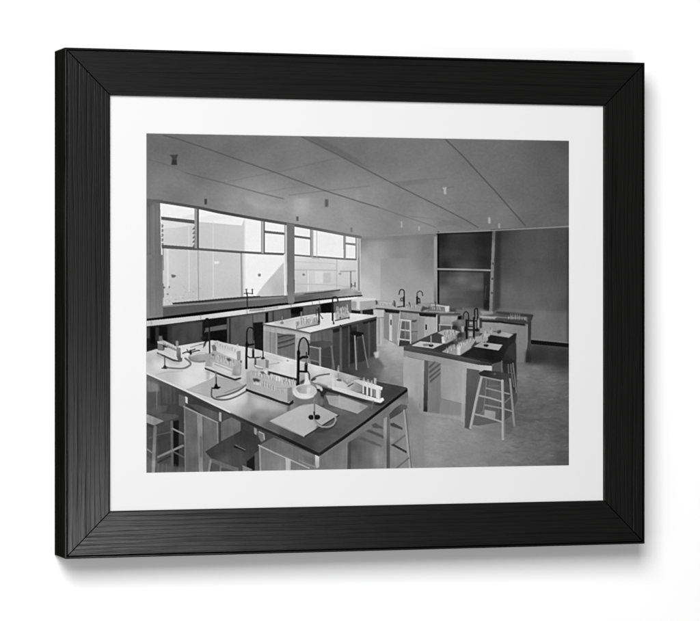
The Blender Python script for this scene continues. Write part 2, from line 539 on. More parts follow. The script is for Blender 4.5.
# window timbers
P([163, 217, 197, 220.8, 197, 224.4, 163, 220.2], 92); P([163.6, 245, 199, 247.6, 199, 250.6, 163.6, 248.6], 92)
L([199, 249.2, 222, 250.9, 243, 252.4, 260, 253.4, 288, 254.6], 2.2, 100); L([200, 250.2, 243, 253.3], .8, 70, .6)
P([196, 207.5, 198.7, 208, 198.7, 248.5, 196.3, 248.5], 152); B(198.7, 208, 200.5, 250, 88)
P([262.2, 219, 265.8, 220, 265.8, 253.5, 262.4, 253.5], 184); B(262.2, 220, 263.2, 253.5, 146); B(264.7, 221, 265.9, 254, 98)
P([266, 231, 287, 233.2, 287, 235.6, 266, 233.5], 104)
P([285.6, 224.5, 288.4, 225, 288.6, 300, 285.6, 296], 200); L([285.8, 226, 285.8, 254], .9, 140, .8)
L([285.4, 255, 286.2, 296], 1.5, 232, .9)
# second window
P([295, 226.4, 361, 238, 361, 290, 295, 298], 240)
P([295, 257, 360, 260.5, 360, 292, 295, 298], [(300, 259, 218), (340, 263, 216), (300, 275, 204), (322, 275, 212), (345, 275, 206), (300, 290, 198), (330, 288, 204), (350, 290, 190)])
L([296, 261.8, 336, 264], .7, 190, .7); L([296, 270, 338, 270.5], 1, 176, .8, .2); L([309, 271, 309, 296], 1.2, 226, .8); L([307.6, 271, 308, 292], .8, 190, .7)
B(316, 271, 323.6, 283.5, 222, .7); B(324.2, 273, 331.6, 283, 190, .8, .4); L([296, 284, 336, 285, 350, 287], 1, 184, .7, .3)
L([337.6, 259, 337.2, 289], 1.3, 186, .8, .2); L([341, 271.6, 356, 271.2], 1, 150, .85, .2)
B(342, 274, 350.6, 286, 206, .6); L([351.4, 271.6, 351.4, 297], 1.1, 112, .85)
E(304.5, 274.8, 1.2, 1, 112, .9, .3); E(340.8, 274, 1.2, 1, 150, .9, .3)
L([352, 287, 352.2, 284], 1.2, 82, .8); L([355.6, 287, 355.6, 282.6], 1.0, 82, .85); L([352, 286, 356, 286], .9, 100, .7)
L([295.4, 255.4, 315, 257, 324, 257.6, 344, 259.2, 358, 259.8], 1.7, 112); L([313, 258.6, 320, 259], 1, 150, .5)
P([295, 235.6, 313, 238, 313, 240.2, 295, 237.8], 108)
P([311, 229, 314.2, 229.6, 314.2, 257, 311.2, 256.8], 168); B(311, 229, 312, 257, 126); L([317.6, 232, 317.6, 257], .8, 196, .9)
P([344, 234, 346.8, 235, 346.8, 259, 344.2, 259], 146); B(346, 236, 346.8, 259, 178)
P([346, 242.8, 359, 244.2, 359, 246.4, 346, 244.8], 128)
P([357, 236.5, 358.6, 237, 358.6, 289, 357.4, 289], 208); B(358.6, 237, 360.4, 291, 150, .9, .3); B(356, 236, 357.4, 259, 150)
L([359.5, 258, 359.8, 290], 1.2, 128, .6, .4)
L([148, 200.6, 160, 202, 174, 204, 199, 208, 219, 212.4, 238.6, 216, 260, 219.8, 287, 224.2, 313, 228.8, 345.7, 235, 361, 237.6], 2.9,
  [(150, 200, 100), (180, 205, 86), (230, 214, 74), (262, 219, 84), (300, 226, 96), (355, 236, 116)])
# pillar
# sill and apron under the windows
band([164, 306, 185, 303.6, 205, 301.6, 230, 299.2, 262, 296.6, 288, 295.4, 310, 293.6, 330, 291.4, 362, 292],
     [149, 323, 185, 317, 205, 314.4, 248, 309, 262, 307.8, 292, 304.2, 320, 300, 348, 297.4, 362, 296.6],
     [(170, 311, 88), (200, 308, 88), (230, 305, 92), (262, 302, 104), (280, 300, 110), (305, 299, 92), (325, 295, 108), (345, 292, 152), (358, 292, 142)])
P([295, 293, 340, 289.4, 341, 290.6, 350, 289, 352, 293, 330, 292, 296, 297.5], 120, .7, .4)
P([340, 289.5, 351, 288, 358, 291, 362, 294, 340, 296.5], [(343, 292, 152), (352, 291, 170), (359, 292, 140)], .8, .4)
band([165, 305.6, 185.6, 303.7, 205, 302.4, 248, 299, 285, 296.4], [165, 307.2, 185.6, 305.4, 205, 304.2, 248, 300.8, 285, 297.8], 142, .8, .2)
band([174, 302.6, 190, 301.2, 205, 300, 224, 298.2, 248, 296.4, 261, 295.8], [174.6, 304.4, 190, 303.2, 205, 302.2, 224, 300.2, 248, 298, 261.6, 297], 52, .95)
L([259, 297, 272, 296.6, 284, 296], .9, 76, .8); band([304, 293.6, 320, 292, 339, 289.6, 341, 289.2], [304, 294.6, 320, 293.4, 340, 290.8, 341, 290.4], 74, .9)
L([297, 295.4, 305, 294], .8, 150, .6)
band([148, 318.2, 165, 316.4, 203, 311.6, 229, 308.8, 248.5, 306.8, 262, 305.8, 280, 303.4, 292, 302.4, 320, 298.6, 348, 296.2, 363, 295],
     [148, 321, 165, 319.2, 203, 315.2, 229, 311.6, 248.5, 309, 262, 308, 280, 305.4, 292, 304.4, 320, 300.4, 348, 297.4, 363, 296.2], 16)
P([287.8, 223.5, 295.4, 224.6, 295.4, 302, 293.8, 303.5, 289.4, 303.5, 288.4, 296],
  [(290, 230, 112), (294, 230, 118), (290, 260, 110), (294, 265, 112), (291, 300, 130), (292, 285, 116)])
L([295.2, 280, 295.2, 291], 1, 86, .8); L([288.4, 285, 288.6, 291], .9, 80, .7); L([288.2, 226, 288.2, 252], .8, 136, .5)
P([147, 255, 164.4, 255, 164.8, 316.6, 147, 318.6], [(150, 258, 124), (157, 258, 116), (162, 258, 112), (150, 285, 126), (157, 285, 119), (162, 285, 115), (150, 316, 132), (162, 314, 128)], .95, .3)
for x, t in ((151.5, 98), (155, 134), (157.5, 106), (160.5, 110)):
    L([x + .4, 258, x + .9, 315], 1.1, t, .4, .5)
L([164.4, 262, 164.9, 300], .8, 150, .5)
L([149.5, 300, 150.5, 316], 1.4, 150, .4, .5)
# pale bench edge
band([148, 320.6, 165, 319, 203, 315, 229, 311.6, 247, 309.4, 265, 307.8, 294, 304.2, 320, 300.4, 339, 298.4, 358, 296.8],
     [148, 326.2, 165, 324.4, 203, 319.6, 229, 316.4, 247, 314, 265, 311.6, 294, 307.2, 320, 304, 339, 301.2, 358, 299.4],
     [(150, 323, 196), (180, 320, 206), (205, 316, 206), (240, 312, 216), (257, 311, 206), (290, 306, 208), (310, 304, 226), (345, 299, 226)])
P([250, 309.8, 262, 308.4, 266, 308.4, 266, 310, 251, 311.2], 112, .7, .3); P([266, 308.4, 279, 306.6, 280, 308, 267, 310], 128, .5, .4)
for x, y in ((153, 322), (202, 316.5), (248, 311.5), (292, 306), (313, 302.5), (320, 302)):
    L([x, y - 2, x + .4, y + 2.2], .8, 120, .6, .2)
# dark fronts under the window bench
band([148, 326, 165, 324.2, 203, 319.4, 229, 316.2, 247, 313.8, 265, 311.4, 294, 307, 320, 303.8, 339, 301, 357, 299.2],
     [148, 354, 165, 354, 203, 348, 229, 346, 247, 346, 268, 330, 294, 322, 320, 316, 339, 314, 357, 315],
     [(152, 335, 26), (165, 335, 30), (176, 335, 64), (195, 330, 72), (190, 342, 66), (206, 330, 30), (220, 320, 30), (222, 338, 22), (237, 330, 84), (248, 325, 88), (258, 330, 40), (262, 318, 96), (280, 316, 86), (298, 311, 24), (306, 309, 80), (316, 311, 84), (327, 308, 20), (345, 306, 92), (355, 306, 96)])
B(148, 327, 152, 338, 74, .8, .6); B(152, 327, 157, 345, 10, .8, .5); B(157.5, 327, 160.5, 340, 52, .8, .4); B(161, 326, 169, 345, 16, .85, .6); B(171.5, 327, 174, 343, 50, .7, .5)
P([174, 325.8, 204, 321.4, 204, 342, 182, 345.5, 174, 342], [(178, 332, 64), (196, 328, 74), (190, 342, 68)], .95, .4)
B(148, 343, 160, 352, 30, .6, 1); L([148, 351.2, 158, 348.4], 1, 90, .6)
P([204, 321, 212, 320, 212, 345, 204, 342], 18, .7, .6)
P([210, 320, 228, 317.5, 228, 324, 211, 326.5], 22, .95, .3); P([211, 327, 228, 324, 228, 328.6, 211, 331.2], 98, .95, .2); P([211, 331.4, 228.5, 329.2, 228.5, 341, 222, 341, 213, 339.5], 16, .95, .3)
P([205, 328, 212, 327, 212, 331, 206, 332], 104, .8, .3)
B(228.4, 318, 230.6, 343, 88, .9, .2); B(230.8, 318, 232.2, 344, 40, .9, .2)
P([232, 317.4, 254, 314.6, 254, 348, 232, 344], [(235, 325, 84), (252, 320, 96), (240, 340, 82), (252, 342, 90)])
P([254, 315, 264, 313.6, 264, 321.4, 254, 322.6], 108); L([254.2, 315, 254.2, 348], 1, 50, .7)
P([254.4, 322.6, 264.4, 321.6, 264.4, 352, 256, 350], 22, .95, .3)
P([264, 314, 267, 313, 267, 323, 264, 324], 106); P([266.6, 312.5, 269.6, 312, 269.6, 321.5, 266.6, 322.5], 14, .95, .2)
P([269.6, 312, 273.6, 311.6, 273.6, 321.2, 269.6, 321.4], 90); L([274.2, 311.6, 274.2, 321], 1, 46, .8)
P([275, 311.4, 292, 308.8, 292, 318.6, 275, 321.4], 88)
P([291.6, 308.8, 304, 307.2, 304, 310.5, 299, 314, 292, 313.6], 12, .95, .5); P([304.5, 307, 322, 304.6, 322, 314, 304.5, 316], 92, .9, .3)
P([321, 304.6, 332.4, 303.2, 332, 312, 326, 314.4, 322, 313.5], 14, .95, .4); L([321, 305, 321, 315], 1, 60, .6)
P([334.6, 303, 356.5, 300, 356.5, 312, 344, 314, 334.6, 313], [(336, 306, 92), (350, 305, 104)]); L([334.2, 303, 334.2, 314], 1, 50, .7)

mottle([148, 326, 357, 299, 357, 315, 264, 350, 148, 354], 1.2, 4, .07)
# ---- benches along the back wall
P([372, 301, 436, 303, 448, 308, 460, 311, 440, 314, 369, 309], [(375, 306, 172), (400, 307, 168), (420, 308, 150), (440, 310, 120), (455, 311, 96)])
L([376, 302.2, 398, 303], 1.6, 192, .7, .4); L([371, 300, 395, 302.6], .8, 140, .5)
L([368.5, 308, 385, 309, 400, 310.6, 419, 312.4, 438.6, 313.8, 460, 314], 1.4, 66)
P([374, 309.6, 385, 310, 385, 346, 374, 346], 168); P([374, 310, 384.6, 310.4, 384.6, 317, 374.5, 317], 192); L([376, 318, 384, 317.6], .9, 126, .8)
L([381.4, 318, 381.4, 344], .9, 198, .8); L([377.4, 318, 377.4, 343], .8, 190, .6); B(378, 319, 380.8, 344, 150, .8, .3)
P([384.4, 309.5, 401, 311, 401, 346, 392, 342, 384, 338], 142)
P([384.4, 313, 389.6, 313.4, 389.6, 341, 384.4, 336], 134); P([389.8, 314, 392.4, 314.2, 392.4, 341, 389.8, 340], 208, .9, .3); P([393, 313.6, 400.4, 314, 400.4, 342, 393, 341], 152)
P([384.6, 309.2, 401, 311, 400.4, 313.4, 386, 312.4], 26, .95, .2); L([391.4, 320, 391.4, 324.4], 1.2, 28)
L([400.6, 311, 398.8, 330, 397.8, 343], 1.2, 196, .8)
P([401, 311.4, 418.6, 313, 418.6, 346, 398, 345], [(405, 315, 128), (414, 316, 142), (405, 326, 104), (405, 340, 88), (415, 330, 134), (415, 342, 124)])
P([402, 312, 418, 314, 418, 319.4, 404, 318.6], 148, .8, .6); L([400, 311.4, 418.6, 313.4], 1, 70, .8)
P([412, 320.2, 417.6, 319.6, 416, 322, 412, 322], 58, .8, .3); L([411.4, 331.6, 418, 331.4], .9, 82, .8); P([398, 340.4, 412, 341, 413, 346, 398, 346], 52, .85, .4)
L([400.6, 319.6, 411, 320.8], 1.6, 196); L([401.6, 320, 398.6, 345], 1.3, 190); L([410.6, 320.6, 411, 346], 1.3, 196); L([400.4, 329.4, 410.8, 330.6], 1.3, 192); L([399, 338.6, 411, 340.2], 1.3, 192)
L([405.8, 321, 405.4, 340], .8, 150, .8); B(402, 322, 405, 329, 84, .6, .4); B(402, 331, 405, 338, 84, .6, .4)
P([418.4, 313, 437.6, 314.6, 437.6, 333, 418, 344], 158); P([418.6, 317, 424.6, 317.4, 424.2, 341, 418, 343], 140, .9, .3); P([425, 317.4, 436, 318, 436, 334, 424.6, 340], 172, .9, .3)
P([419, 312.8, 437, 314.2, 436, 317, 420, 316], 22, .95, .2); L([426.4, 325, 426.4, 329], 1.5, 32); L([437, 315, 437, 334], 1.0, 196, .85)
P([437.6, 315, 441, 315.4, 440, 331, 437.6, 333], 66); P([440.4, 316, 457, 316.4, 457, 322, 452, 326, 440, 325], [(443, 319, 158), (453, 320, 160), (446, 325, 138)])
P([439.6, 325, 452, 325.6, 460, 327, 460, 332, 440, 331], 80, .9, .4); L([439.4, 324.6, 452.4, 325.2], 1.1, 176, .9); L([451.6, 325, 451.4, 333], .9, 176, .9); L([440, 325, 439.8, 330], .9, 170, .8)
P([452, 322, 462, 318, 466, 320, 466, 330, 453, 330], [(455, 328, 62), (462, 322, 128), (464, 328, 92)], .8, .5); E(455, 327.4, 2.6, 2.2, 38, .8, .4)
P([458, 316, 462, 315.4, 462, 319.6, 458, 319.4], 14, .95, .4)
mottle([374, 310, 460, 314, 460, 334, 400, 346, 374, 346], .7, 4, .035)
# sink and items on the back bench
P([352, 300, 360, 297.4, 375.4, 298.6, 376.4, 308.4, 365.6, 310, 352, 310.6], 168); P([352, 300, 360, 297.4, 376, 298.4, 376, 300.2, 361, 301.4, 352, 302], 212); P([357.4, 301, 360.6, 301, 360.6, 309.8, 357, 308.6], 214, .9, .4); P([352, 301, 356.6, 301, 356, 308, 352, 308], 156, .8, .4)
P([352, 309.8, 359, 310.6, 373.6, 308.6, 374, 314.6, 352, 316], 30, .95, .2); B(361, 310, 363, 317, 128, .95, .2); L([362, 316, 363.6, 317], 1.2, 70)
P([376, 299.8, 378.4, 301.6, 378, 304.4, 376.2, 305], 74, .9, .3); P([366, 307.6, 372, 306, 372, 308.8, 368, 309.4], 150, .8, .3)
C([404.5, 306, 404.6, 292.6, 403.8, 290.4, 402, 289.6, 400.4, 290.6, 399.4, 294.4], 1.1, 48); L([404.4, 297, 404.4, 306.4], 1.7, 30)
P([400.6, 298, 404, 297, 404, 301.4, 400.4, 301.4], 62, .8, .2); B(401.6, 298.8, 402.8, 300.2, 160, .8); L([398, 307, 404.6, 306], 1.2, 50, .9)
C([417.4, 303.4, 417.4, 294, 418.4, 292, 420.4, 291.2, 422.4, 292.6, 423, 295.6], 1.1, 66, .9); L([417.4, 297, 417.4, 303.6], 1.8, 34); P([417.4, 297, 420.4, 298.4, 420.8, 303.4, 417.4, 303.4], 48, .9, .2); B(418.4, 299.4, 419.6, 301.8, 150, .9)
L([394.6, 301, 394.8, 306], 1.2, 60, .9); L([393.2, 303, 393.4, 305], .9, 90, .8); L([396, 302, 395.8, 307], .8, 80, .8); L([409.6, 302.6, 410.2, 306.6], 1.2, 66, .9); L([407, 304.6, 407.2, 306], .9, 100, .8)
P([423, 306, 428, 307.6, 430, 306, 430, 309, 425, 310, 422, 312, 421, 310.4], 62, .85, .4); L([415, 304.6, 421, 305], .9, 120, .7)
L([431.6, 304.8, 446.4, 306.6], 1.4, 186, .9, .2); L([432, 306, 432.4, 310], .9, 176, .8); P([432, 307, 445, 308, 445, 310.6, 426, 311.6], 100, .7, .4); L([430, 311.4, 444, 311.6], 1, 160, .7)
L([435.6, 302, 435.8, 307], .9, 56, .8)
P([445, 306.4, 449.4, 305.8, 449.4, 311.8, 445.2, 312], 206, .95, .3); B(449.6, 308.6, 456, 312, 66, .8, .6)
L([440, 313, 454, 312.6], 1.2, 160, .6, .3)

# ---- right-hand rear bench
P([476, 309.6, 494, 312.6, 533, 315.6, 531.6, 320, 529, 324, 503, 322.6, 478, 320], [(482, 312, 110), (495, 314, 90), (515, 316, 80), (530, 318, 62), (500, 320, 70)])
P([464, 308, 480, 308, 490, 312, 478, 316, 466, 316], [(467, 310, 108), (476, 310, 96), (484, 312, 112)], .9, .8)
P([480, 311, 493, 311.4, 493, 314, 482, 315], 158, .7, .5); P([479.6, 315.6, 490, 316.4, 497, 316.6, 494.6, 319, 480, 318], 170, .9, .3); L([495, 317, 506, 317.6, 518, 318], 1.3, 142, .7, .3)
L([497, 312.4, 532, 315.4], 2.2, 44, .7, .4)
for x in (510.5, 512.4, 515, 517.2, 519.4):
    L([x, 313.6, x, 318.4], .8, 118, .8, .2)
L([509, 317.6, 525, 318], 1.4, 134, .8, .3); P([523.6, 316.6, 527, 317, 527, 322, 524, 320], 124, .8, .3); P([505, 319.6, 526, 320.6, 526, 323.4, 505, 322], 58, .8, .3)
P([479, 319.6, 503, 320.8, 503, 323, 479, 321.8], 34, .9, .2); P([502, 321, 506, 322, 525, 324, 525, 326.4, 502, 324.6], 30, .95, .2); L([506, 324, 525, 326], .9, 124, .6)
P([480, 321.8, 502, 323.2, 526.8, 326.6, 526.8, 346, 524, 362, 515, 362, 513, 345, 480, 345], [(484, 324, 148), (500, 327, 146), (500, 332, 128), (520, 328, 126), (520, 345, 124), (520, 358, 118)])
L([516.4, 328, 516, 360], .8, 140, .4); B(526.4, 324.6, 527.6, 362, 150, .6); P([527.6, 323, 531, 321, 530.6, 362, 525.4, 362, 527.6, 340], [(529, 326, 58), (529, 345, 66), (528, 360, 42)])
P([525, 350, 533, 352, 540, 364, 525, 364], 46, .6, 1.5)
P([502, 334, 516, 334, 516, 362, 502, 362], [(508, 340, 46), (512, 350, 92), (508, 358, 74)], .8, .6)

# ---- second island (left, middle distance)
P([264.2, 323.6, 283, 320, 300, 316.4, 322, 313, 345, 312.4, 370, 314.6, 377, 316.4, 340, 325.2, 311, 332.6],
  [(268, 324, 218), (285, 323, 196), (300, 322, 206), (312, 327, 226), (325, 322, 222), (345, 318, 218), (360, 316, 220), (372, 316, 206)])
P([311, 333.6, 340, 326.6, 377, 317.6, 377, 356, 372, 362, 340, 376, 312, 366],
  [(315, 338, 96), (320, 335, 92), (340, 340, 66), (335, 355, 62), (350, 340, 46), (345, 352, 64), (362, 335, 60), (372, 335, 66), (372, 352, 58), (330, 362, 66)])
L([311, 332.8, 340, 325.8, 355, 322, 377, 317], 1.2, 74)
P([332, 329.4, 352, 324.6, 352, 328.8, 334, 332.6], 30, .9, .5); P([363, 322, 377, 318.4, 377, 320.6, 364, 324], 26, .9, .4)
P([311, 334, 332, 329.6, 332, 341, 311, 341], [(315, 337, 100), (328, 335, 92)]); B(316.4, 333, 318.2, 341, 118, .5, .3); B(322, 332, 323.4, 341, 74, .6, .3)
for x, t, w in ((332.6, 108, 1.6), (341.4, 104, 2.2), (349.6, 98, 1.2), (358, 92, 1.6), (369.6, 92, 1.4), (375.6, 84, 1)):
    L([x, 330 - (x - 332) * .2, x + .3, 376 - (x - 332) * .42], w, t, .75, .3)
P([343, 328.5, 349, 327, 349, 366, 343, 370], 56, .8, .3); P([350.4, 329, 357.4, 326, 357.4, 340, 350.4, 342], 30, .7, .6)
P([264.6, 326, 311, 334.6, 311, 366, 290, 358, 264.6, 352], 146)
P([264.6, 326.4, 311, 335, 311, 340, 264.6, 330.4], [(268, 328, 170), (290, 333, 178), (308, 337, 188)])
L([264.4, 324.2, 290, 328.2, 311, 332.8], 1.2, 98); L([265, 325.6, 311, 334.2], .9, 190, .8)
P([264.6, 330, 271, 331.4, 271, 353.6, 264.6, 352], 156); P([271, 331.4, 278.2, 333, 278.2, 355.6, 271, 354], 142); L([271.2, 332, 271.2, 353], .7, 110, .7); L([277.4, 333, 277.4, 355], 1, 168, .8)
P([278.4, 332.6, 296, 336, 296, 359.6, 278.4, 356], [(285, 340, 98), (292, 350, 106), (282, 352, 108)])
L([278.4, 333.2, 296, 336.6], 1, 84, .8)
for y in (335.6, 341.6, 346.4):
    L([279.4, y + 1.2, 288, y - 1.0, 295.6, y - 3.6 + (3 if y < 337 else 0)], 1.5, 62, .85, .3)
    L([279.4, y - .4, 288, y - 2.6, 295.6, y - 5.0 + (3 if y < 337 else 0)], .9, 132, .5, .3)
P([296, 336.6, 300, 337.6, 300, 362, 296, 361], 158); L([299.2, 338, 299.2, 360], 1, 176, .6); P([300.4, 338, 310.6, 340.4, 310.6, 366, 300.4, 363], 132)
L([265, 350.8, 290, 357, 311, 363.4], 1, 176, .4)
mottle([264.6, 326, 311, 334.6, 377, 318, 377, 356, 340, 376, 311, 366, 264.6, 352], .8, 6, .05)
# things on it
E(283, 322.6, 1.8, 1.3, 118, .9, .3); L([283.2, 316.6, 283.2, 322], .9, 140, .8); L([275, 322.8, 281, 322.4], 1, 178, .7)
P([296, 323, 318, 317.4, 321, 320.4, 320, 324.6, 299, 328.6], [(300, 323, 188), (310, 321, 166), (318, 322, 150)], .9, .3)
L([287, 321.6, 318, 314.6], .9, 176, .7); L([298, 328.8, 320, 324.2], 1.1, 84, .85, .2); L([297.4, 321, 297.8, 331], .9, 120, .8)
for k in range(26):
    x = rs.uniform(297, 319); y = 325.5 - (x - 297) * .22 + rs.uniform(-4, 1)
    L([x, y, x + rs.uniform(-.4, .4), y - rs.uniform(1.5, 4)], .8, rs.choice([110, 138, 214, 232]), .65, .2)
B(301.6, 311.6, 303, 322, 152, .7, .3)
L([316.8, 309, 317.2, 315], 1.2, 64, .8); L([319.4, 308, 320, 321], 1.6, 34, .9); L([318, 310, 320, 309.6], 1.6, 46, .8); E(319.8, 322, 1.2, 2, 60, .8, .3)
L([320, 313, 322.4, 317], 1, 60, .7); E(323.2, 318, 1, .8, 90, .8)
C([333.4, 319, 333.4, 299.2, 334.4, 297.4, 336.4, 296.8, 338, 298.2, 338.6, 301], 1.3, 34); E(336.4, 297.6, 2, 1.2, 60, .8, .3); L([333.4, 311, 333.4, 320], 1.8, 24); E(334.4, 323, 1, 1.4, 70, .9, .2); L([333.6, 319, 334.4, 323], 1, 70, .8)
P([336, 312, 342, 307, 348, 308, 350.4, 314, 350, 318, 337, 319.6], [(339, 314, 152), (345, 311, 172), (348, 316, 146)], .8, .5)
for k in range(30):
    x = rs.uniform(336, 350); y = rs.uniform(307, 319)
    L([x, y, x + rs.uniform(-.5, .5), y - rs.uniform(1.5, 4)], .8, rs.choice([92, 118, 216, 228]), .6, .2)
L([336, 320.4, 350, 317.4], 1.2, 62, .9, .2); L([347.8, 305, 348.6, 314], 1.2, 190, .7); L([349.4, 315, 349.6, 318.6], 1, 70, .8); E(341, 317.6, 1, .8, 50, .8)
L([342, 325.8, 341, 325], 1.4, 36, .8)
E(355, 315.4, 8, 1.4, 232, .5, .6)
# floor in front of the island and its two stools
P([338, 372, 372, 357, 377, 355, 385, 366, 376, 381, 350, 377], [(345, 372, 58), (362, 368, 70), (376, 362, 96), (370, 378, 80), (381, 372, 110)], .95, 1.0)
P([374, 352, 379.4, 351, 379, 357, 376, 358], 206, .85, .6)
P([308, 345.6, 312, 341.4, 324, 340.2, 334, 342.6, 332, 345.6, 322, 347.8], [(312, 344, 70), (330, 343, 80)])
P([310, 347, 320.6, 348.4, 320.6, 362, 310, 360], 88, .9, .3); L([308.4, 345.6, 321.6, 348.2], 1.2, 152); L([320.8, 347.6, 321, 368], 1.9, 146); L([309, 346, 309, 360], 1.2, 138, .8)
L([332, 346, 334.8, 368], 1.7, 108); L([309.6, 359, 320, 361.6], 1.5, 124, .8); L([323, 355.6, 332.4, 357], 1.1, 96, .8); P([323, 348.4, 331.6, 347, 333, 366, 323, 365], 62, .7, .4)
P([350, 333.2, 354, 330.6, 364.4, 332.4, 364, 335.4, 357, 336.6], 22, .95, .3); P([351, 337, 355, 336, 355, 362, 350.6, 364], 28, .7, .5)
L([355.4, 335.6, 356.2, 352, 357, 369], 1.5, 128); L([363.2, 335, 366, 354, 369, 367], 1.4, 112); L([357, 349, 365, 350.4], .9, 68, .7); P([357.4, 338, 363, 338, 366, 360, 358, 362], 44, .6, .5)
L([355.4, 336, 356.9, 368], .6, 160, .6)

# ---- island on the right
P([404, 346.8, 411, 343.4, 433, 333.4, 438, 331.6, 452, 328.6, 480, 333, 516, 333.4, 513, 342, 509, 346, 501, 362, 492, 364, 478, 362, 433, 352.6],
  [(410, 345, 76), (430, 338, 68), (440, 340, 70), (438, 350, 60), (460, 350, 66), (480, 352, 40), (495, 355, 28), (500, 340, 38), (470, 340, 70)])
P([404, 346, 433, 351.6, 460, 356.2, 480, 360.6, 492, 362.4, 492, 365.4, 478, 364.6, 433, 355.8, 404, 350], [(408, 349, 74), (440, 354, 66), (470, 360, 72), (488, 363, 56)])
L([404, 346.4, 433, 351.8, 480, 360.8], .7, 98, .6)
P([404, 350, 433, 355.4, 478, 364.4, 492, 365.6, 492, 371, 478, 372, 478, 426, 466, 427, 440, 413, 404, 412], [(410, 354, 140), (440, 359, 146), (470, 366, 164), (410, 372, 168), (410, 390, 162), (410, 408, 150), (455, 380, 156), (455, 395, 164), (450, 408, 136), (434, 395, 118)])
P([404.4, 356, 424.6, 359.6, 423.6, 412, 404.4, 411.4], [(408, 360, 168), (420, 364, 164), (410, 385, 170), (420, 390, 158), (410, 408, 148), (420, 408, 146)])
L([409, 356.6, 424, 359.6], .8, 116, .7); L([404, 357, 404.2, 410], .7, 190, .4)
P([424.6, 359.6, 428.8, 360.4, 427.6, 411.4, 423.6, 410.6], [(426, 364, 92), (426, 380, 88), (426, 400, 64), (426, 410, 46)])
P([428.6, 360.4, 438, 361.6, 441.6, 365, 441, 400, 439.4, 413, 427.8, 411.6], [(430, 366, 120), (437, 370, 126), (433, 390, 124), (433, 408, 122)])
for k, (xa, ya, xb, yb) in enumerate(((429, 366, 435, 360.8), (429, 371, 440.6, 362.4), (429.2, 376, 441, 367), (430, 380, 440.6, 371.6))):
    P([xa, ya, xb, yb, xb + .3, yb + 1.6, xa + .3, ya + 2.6], 72, .75, .35)
P([440.8, 364, 466, 369, 465, 404, 441, 397], [(445, 370, 154), (455, 375, 160), (455, 395, 166), (443, 392, 150)], .8, .5)
P([440.6, 398, 462, 403.4, 462, 415, 440, 412.6], 134, .85, .8); L([441, 398, 462, 403.4], .8, 118, .6)
L([463.4, 370, 462.4, 420], 2.4, 172, .6, .4)
P([466.8, 367.4, 479, 369.4, 478.4, 400, 470.6, 429, 464.8, 427], [(470, 372, 92), (470, 400, 82), (476, 375, 86), (468, 422, 84)])
P([466.4, 362.6, 478, 364.6, 492, 366, 491.6, 371.2, 478, 369.6, 466.4, 367.8], [(470, 365, 170), (488, 368, 190)])
P([428, 411.6, 464, 416, 464, 420, 424, 413.6], 158, .7, .6); L([420, 403, 420, 407], 1, 110, .5, .3)
# behind the tall stool
P([478.4, 371, 492, 371.4, 492, 365.6, 501, 362, 509, 346, 516, 346, 517, 400, 508, 420, 478, 425, 472, 424], [(482, 385, 96), (490, 378, 98), (496, 395, 102), (490, 412, 98), (496, 368, 82), (505, 372, 58), (508, 392, 70), (506, 410, 78)], 1, .3)
P([500, 362, 509, 345.6, 514, 340, 516, 344, 515.6, 392, 508.6, 384], [(505, 358, 40), (510, 352, 52), (511, 370, 48), (514, 385, 54)], .95, .3)
P([493, 363, 501, 361, 503, 371, 493, 371], 82, .8, .3); L([501.6, 361, 501.6, 373], 1.5, 112, .8)
L([510.4, 360.4, 511, 370, 513.6, 386], 1.4, 108, .8); L([512.6, 356, 515.6, 388], 1.0, 58, .8); B(496, 350, 501, 352, 30)
mottle([404.4, 352, 492, 366, 478, 426, 404, 412], .9, 7, .022); mottle([404.4, 352, 492, 366, 478, 426, 404, 412], 4, 5, .022)
P([503, 361.4, 509, 358.6, 514, 360, 513.6, 363, 507, 364.6], 36, .9, .4); L([512.6, 363, 514.6, 378, 516, 392], 1.3, 118, .85); L([508, 364, 508.4, 373], 1.2, 104, .8); L([509, 372, 514, 373.6], .9, 96, .7)
# papers, racks, taps on the right island
P([411.6, 345.4, 420.6, 341, 443.4, 343.6, 433.4, 348.2], 188); P([423, 343.8, 429, 343.4, 430, 345.4, 424, 346.2], 104, .8, .4)
P([423.6, 340, 437, 333.2, 446, 335, 444, 342.6, 432, 342], 66, .9, .5)
P([429, 344.6, 431.6, 343.4, 434, 345, 432.4, 346.8, 429.4, 346.4], 18, .95, .3); L([431.2, 335.8, 431.4, 344.4], 1.3, 156, .9)
P([437.6, 332.4, 444, 329.8, 452, 329.2, 460, 331.4, 457, 338, 446, 344, 441.6, 341, 446, 336.6], [(442, 332, 172), (450, 331, 176), (452, 336, 150), (446, 341, 168)], .95, .3)
P([441.8, 336.4, 445.2, 335.8, 445, 343, 442, 343.4], 216, .95, .3); B(446, 337, 448.6, 340, 92, .7, .4)
for k in range(22):
    x = rs.uniform(444, 460); y = rs.uniform(331, 341)
    L([x, y, x + rs.uniform(-.3, .3), y - rs.uniform(1.5, 3)], .8, rs.choice([70, 96, 194, 208]), .6, .2)
P([433.6, 348.4, 452, 340.8, 455, 342, 441, 351.6], 48, .8, .5)
P([456.6, 333, 464, 332.2, 463, 337, 457, 338.2], 40, .8, .5)
P([442, 351.6, 455, 343, 462, 341, 472, 337, 478, 336, 480, 339, 470, 348.6, 460, 355, 455, 354.6], [(446, 350, 158), (455, 346, 140), (462, 345, 172), (470, 340, 164), (460, 353, 160)], .95, .3)
P([457, 346.6, 460.4, 345.4, 460.4, 354.4, 457.4, 354.4], 206, .95, .3)
for k in range(26):
    x = rs.uniform(446, 474); y = 352 - (x - 446) * .5 + rs.uniform(-3, 3)
    L([x, y, x + rs.uniform(-.3, .8), y - rs.uniform(1.5, 3)], .8, rs.choice([86, 110, 186, 206]), .6, .2)
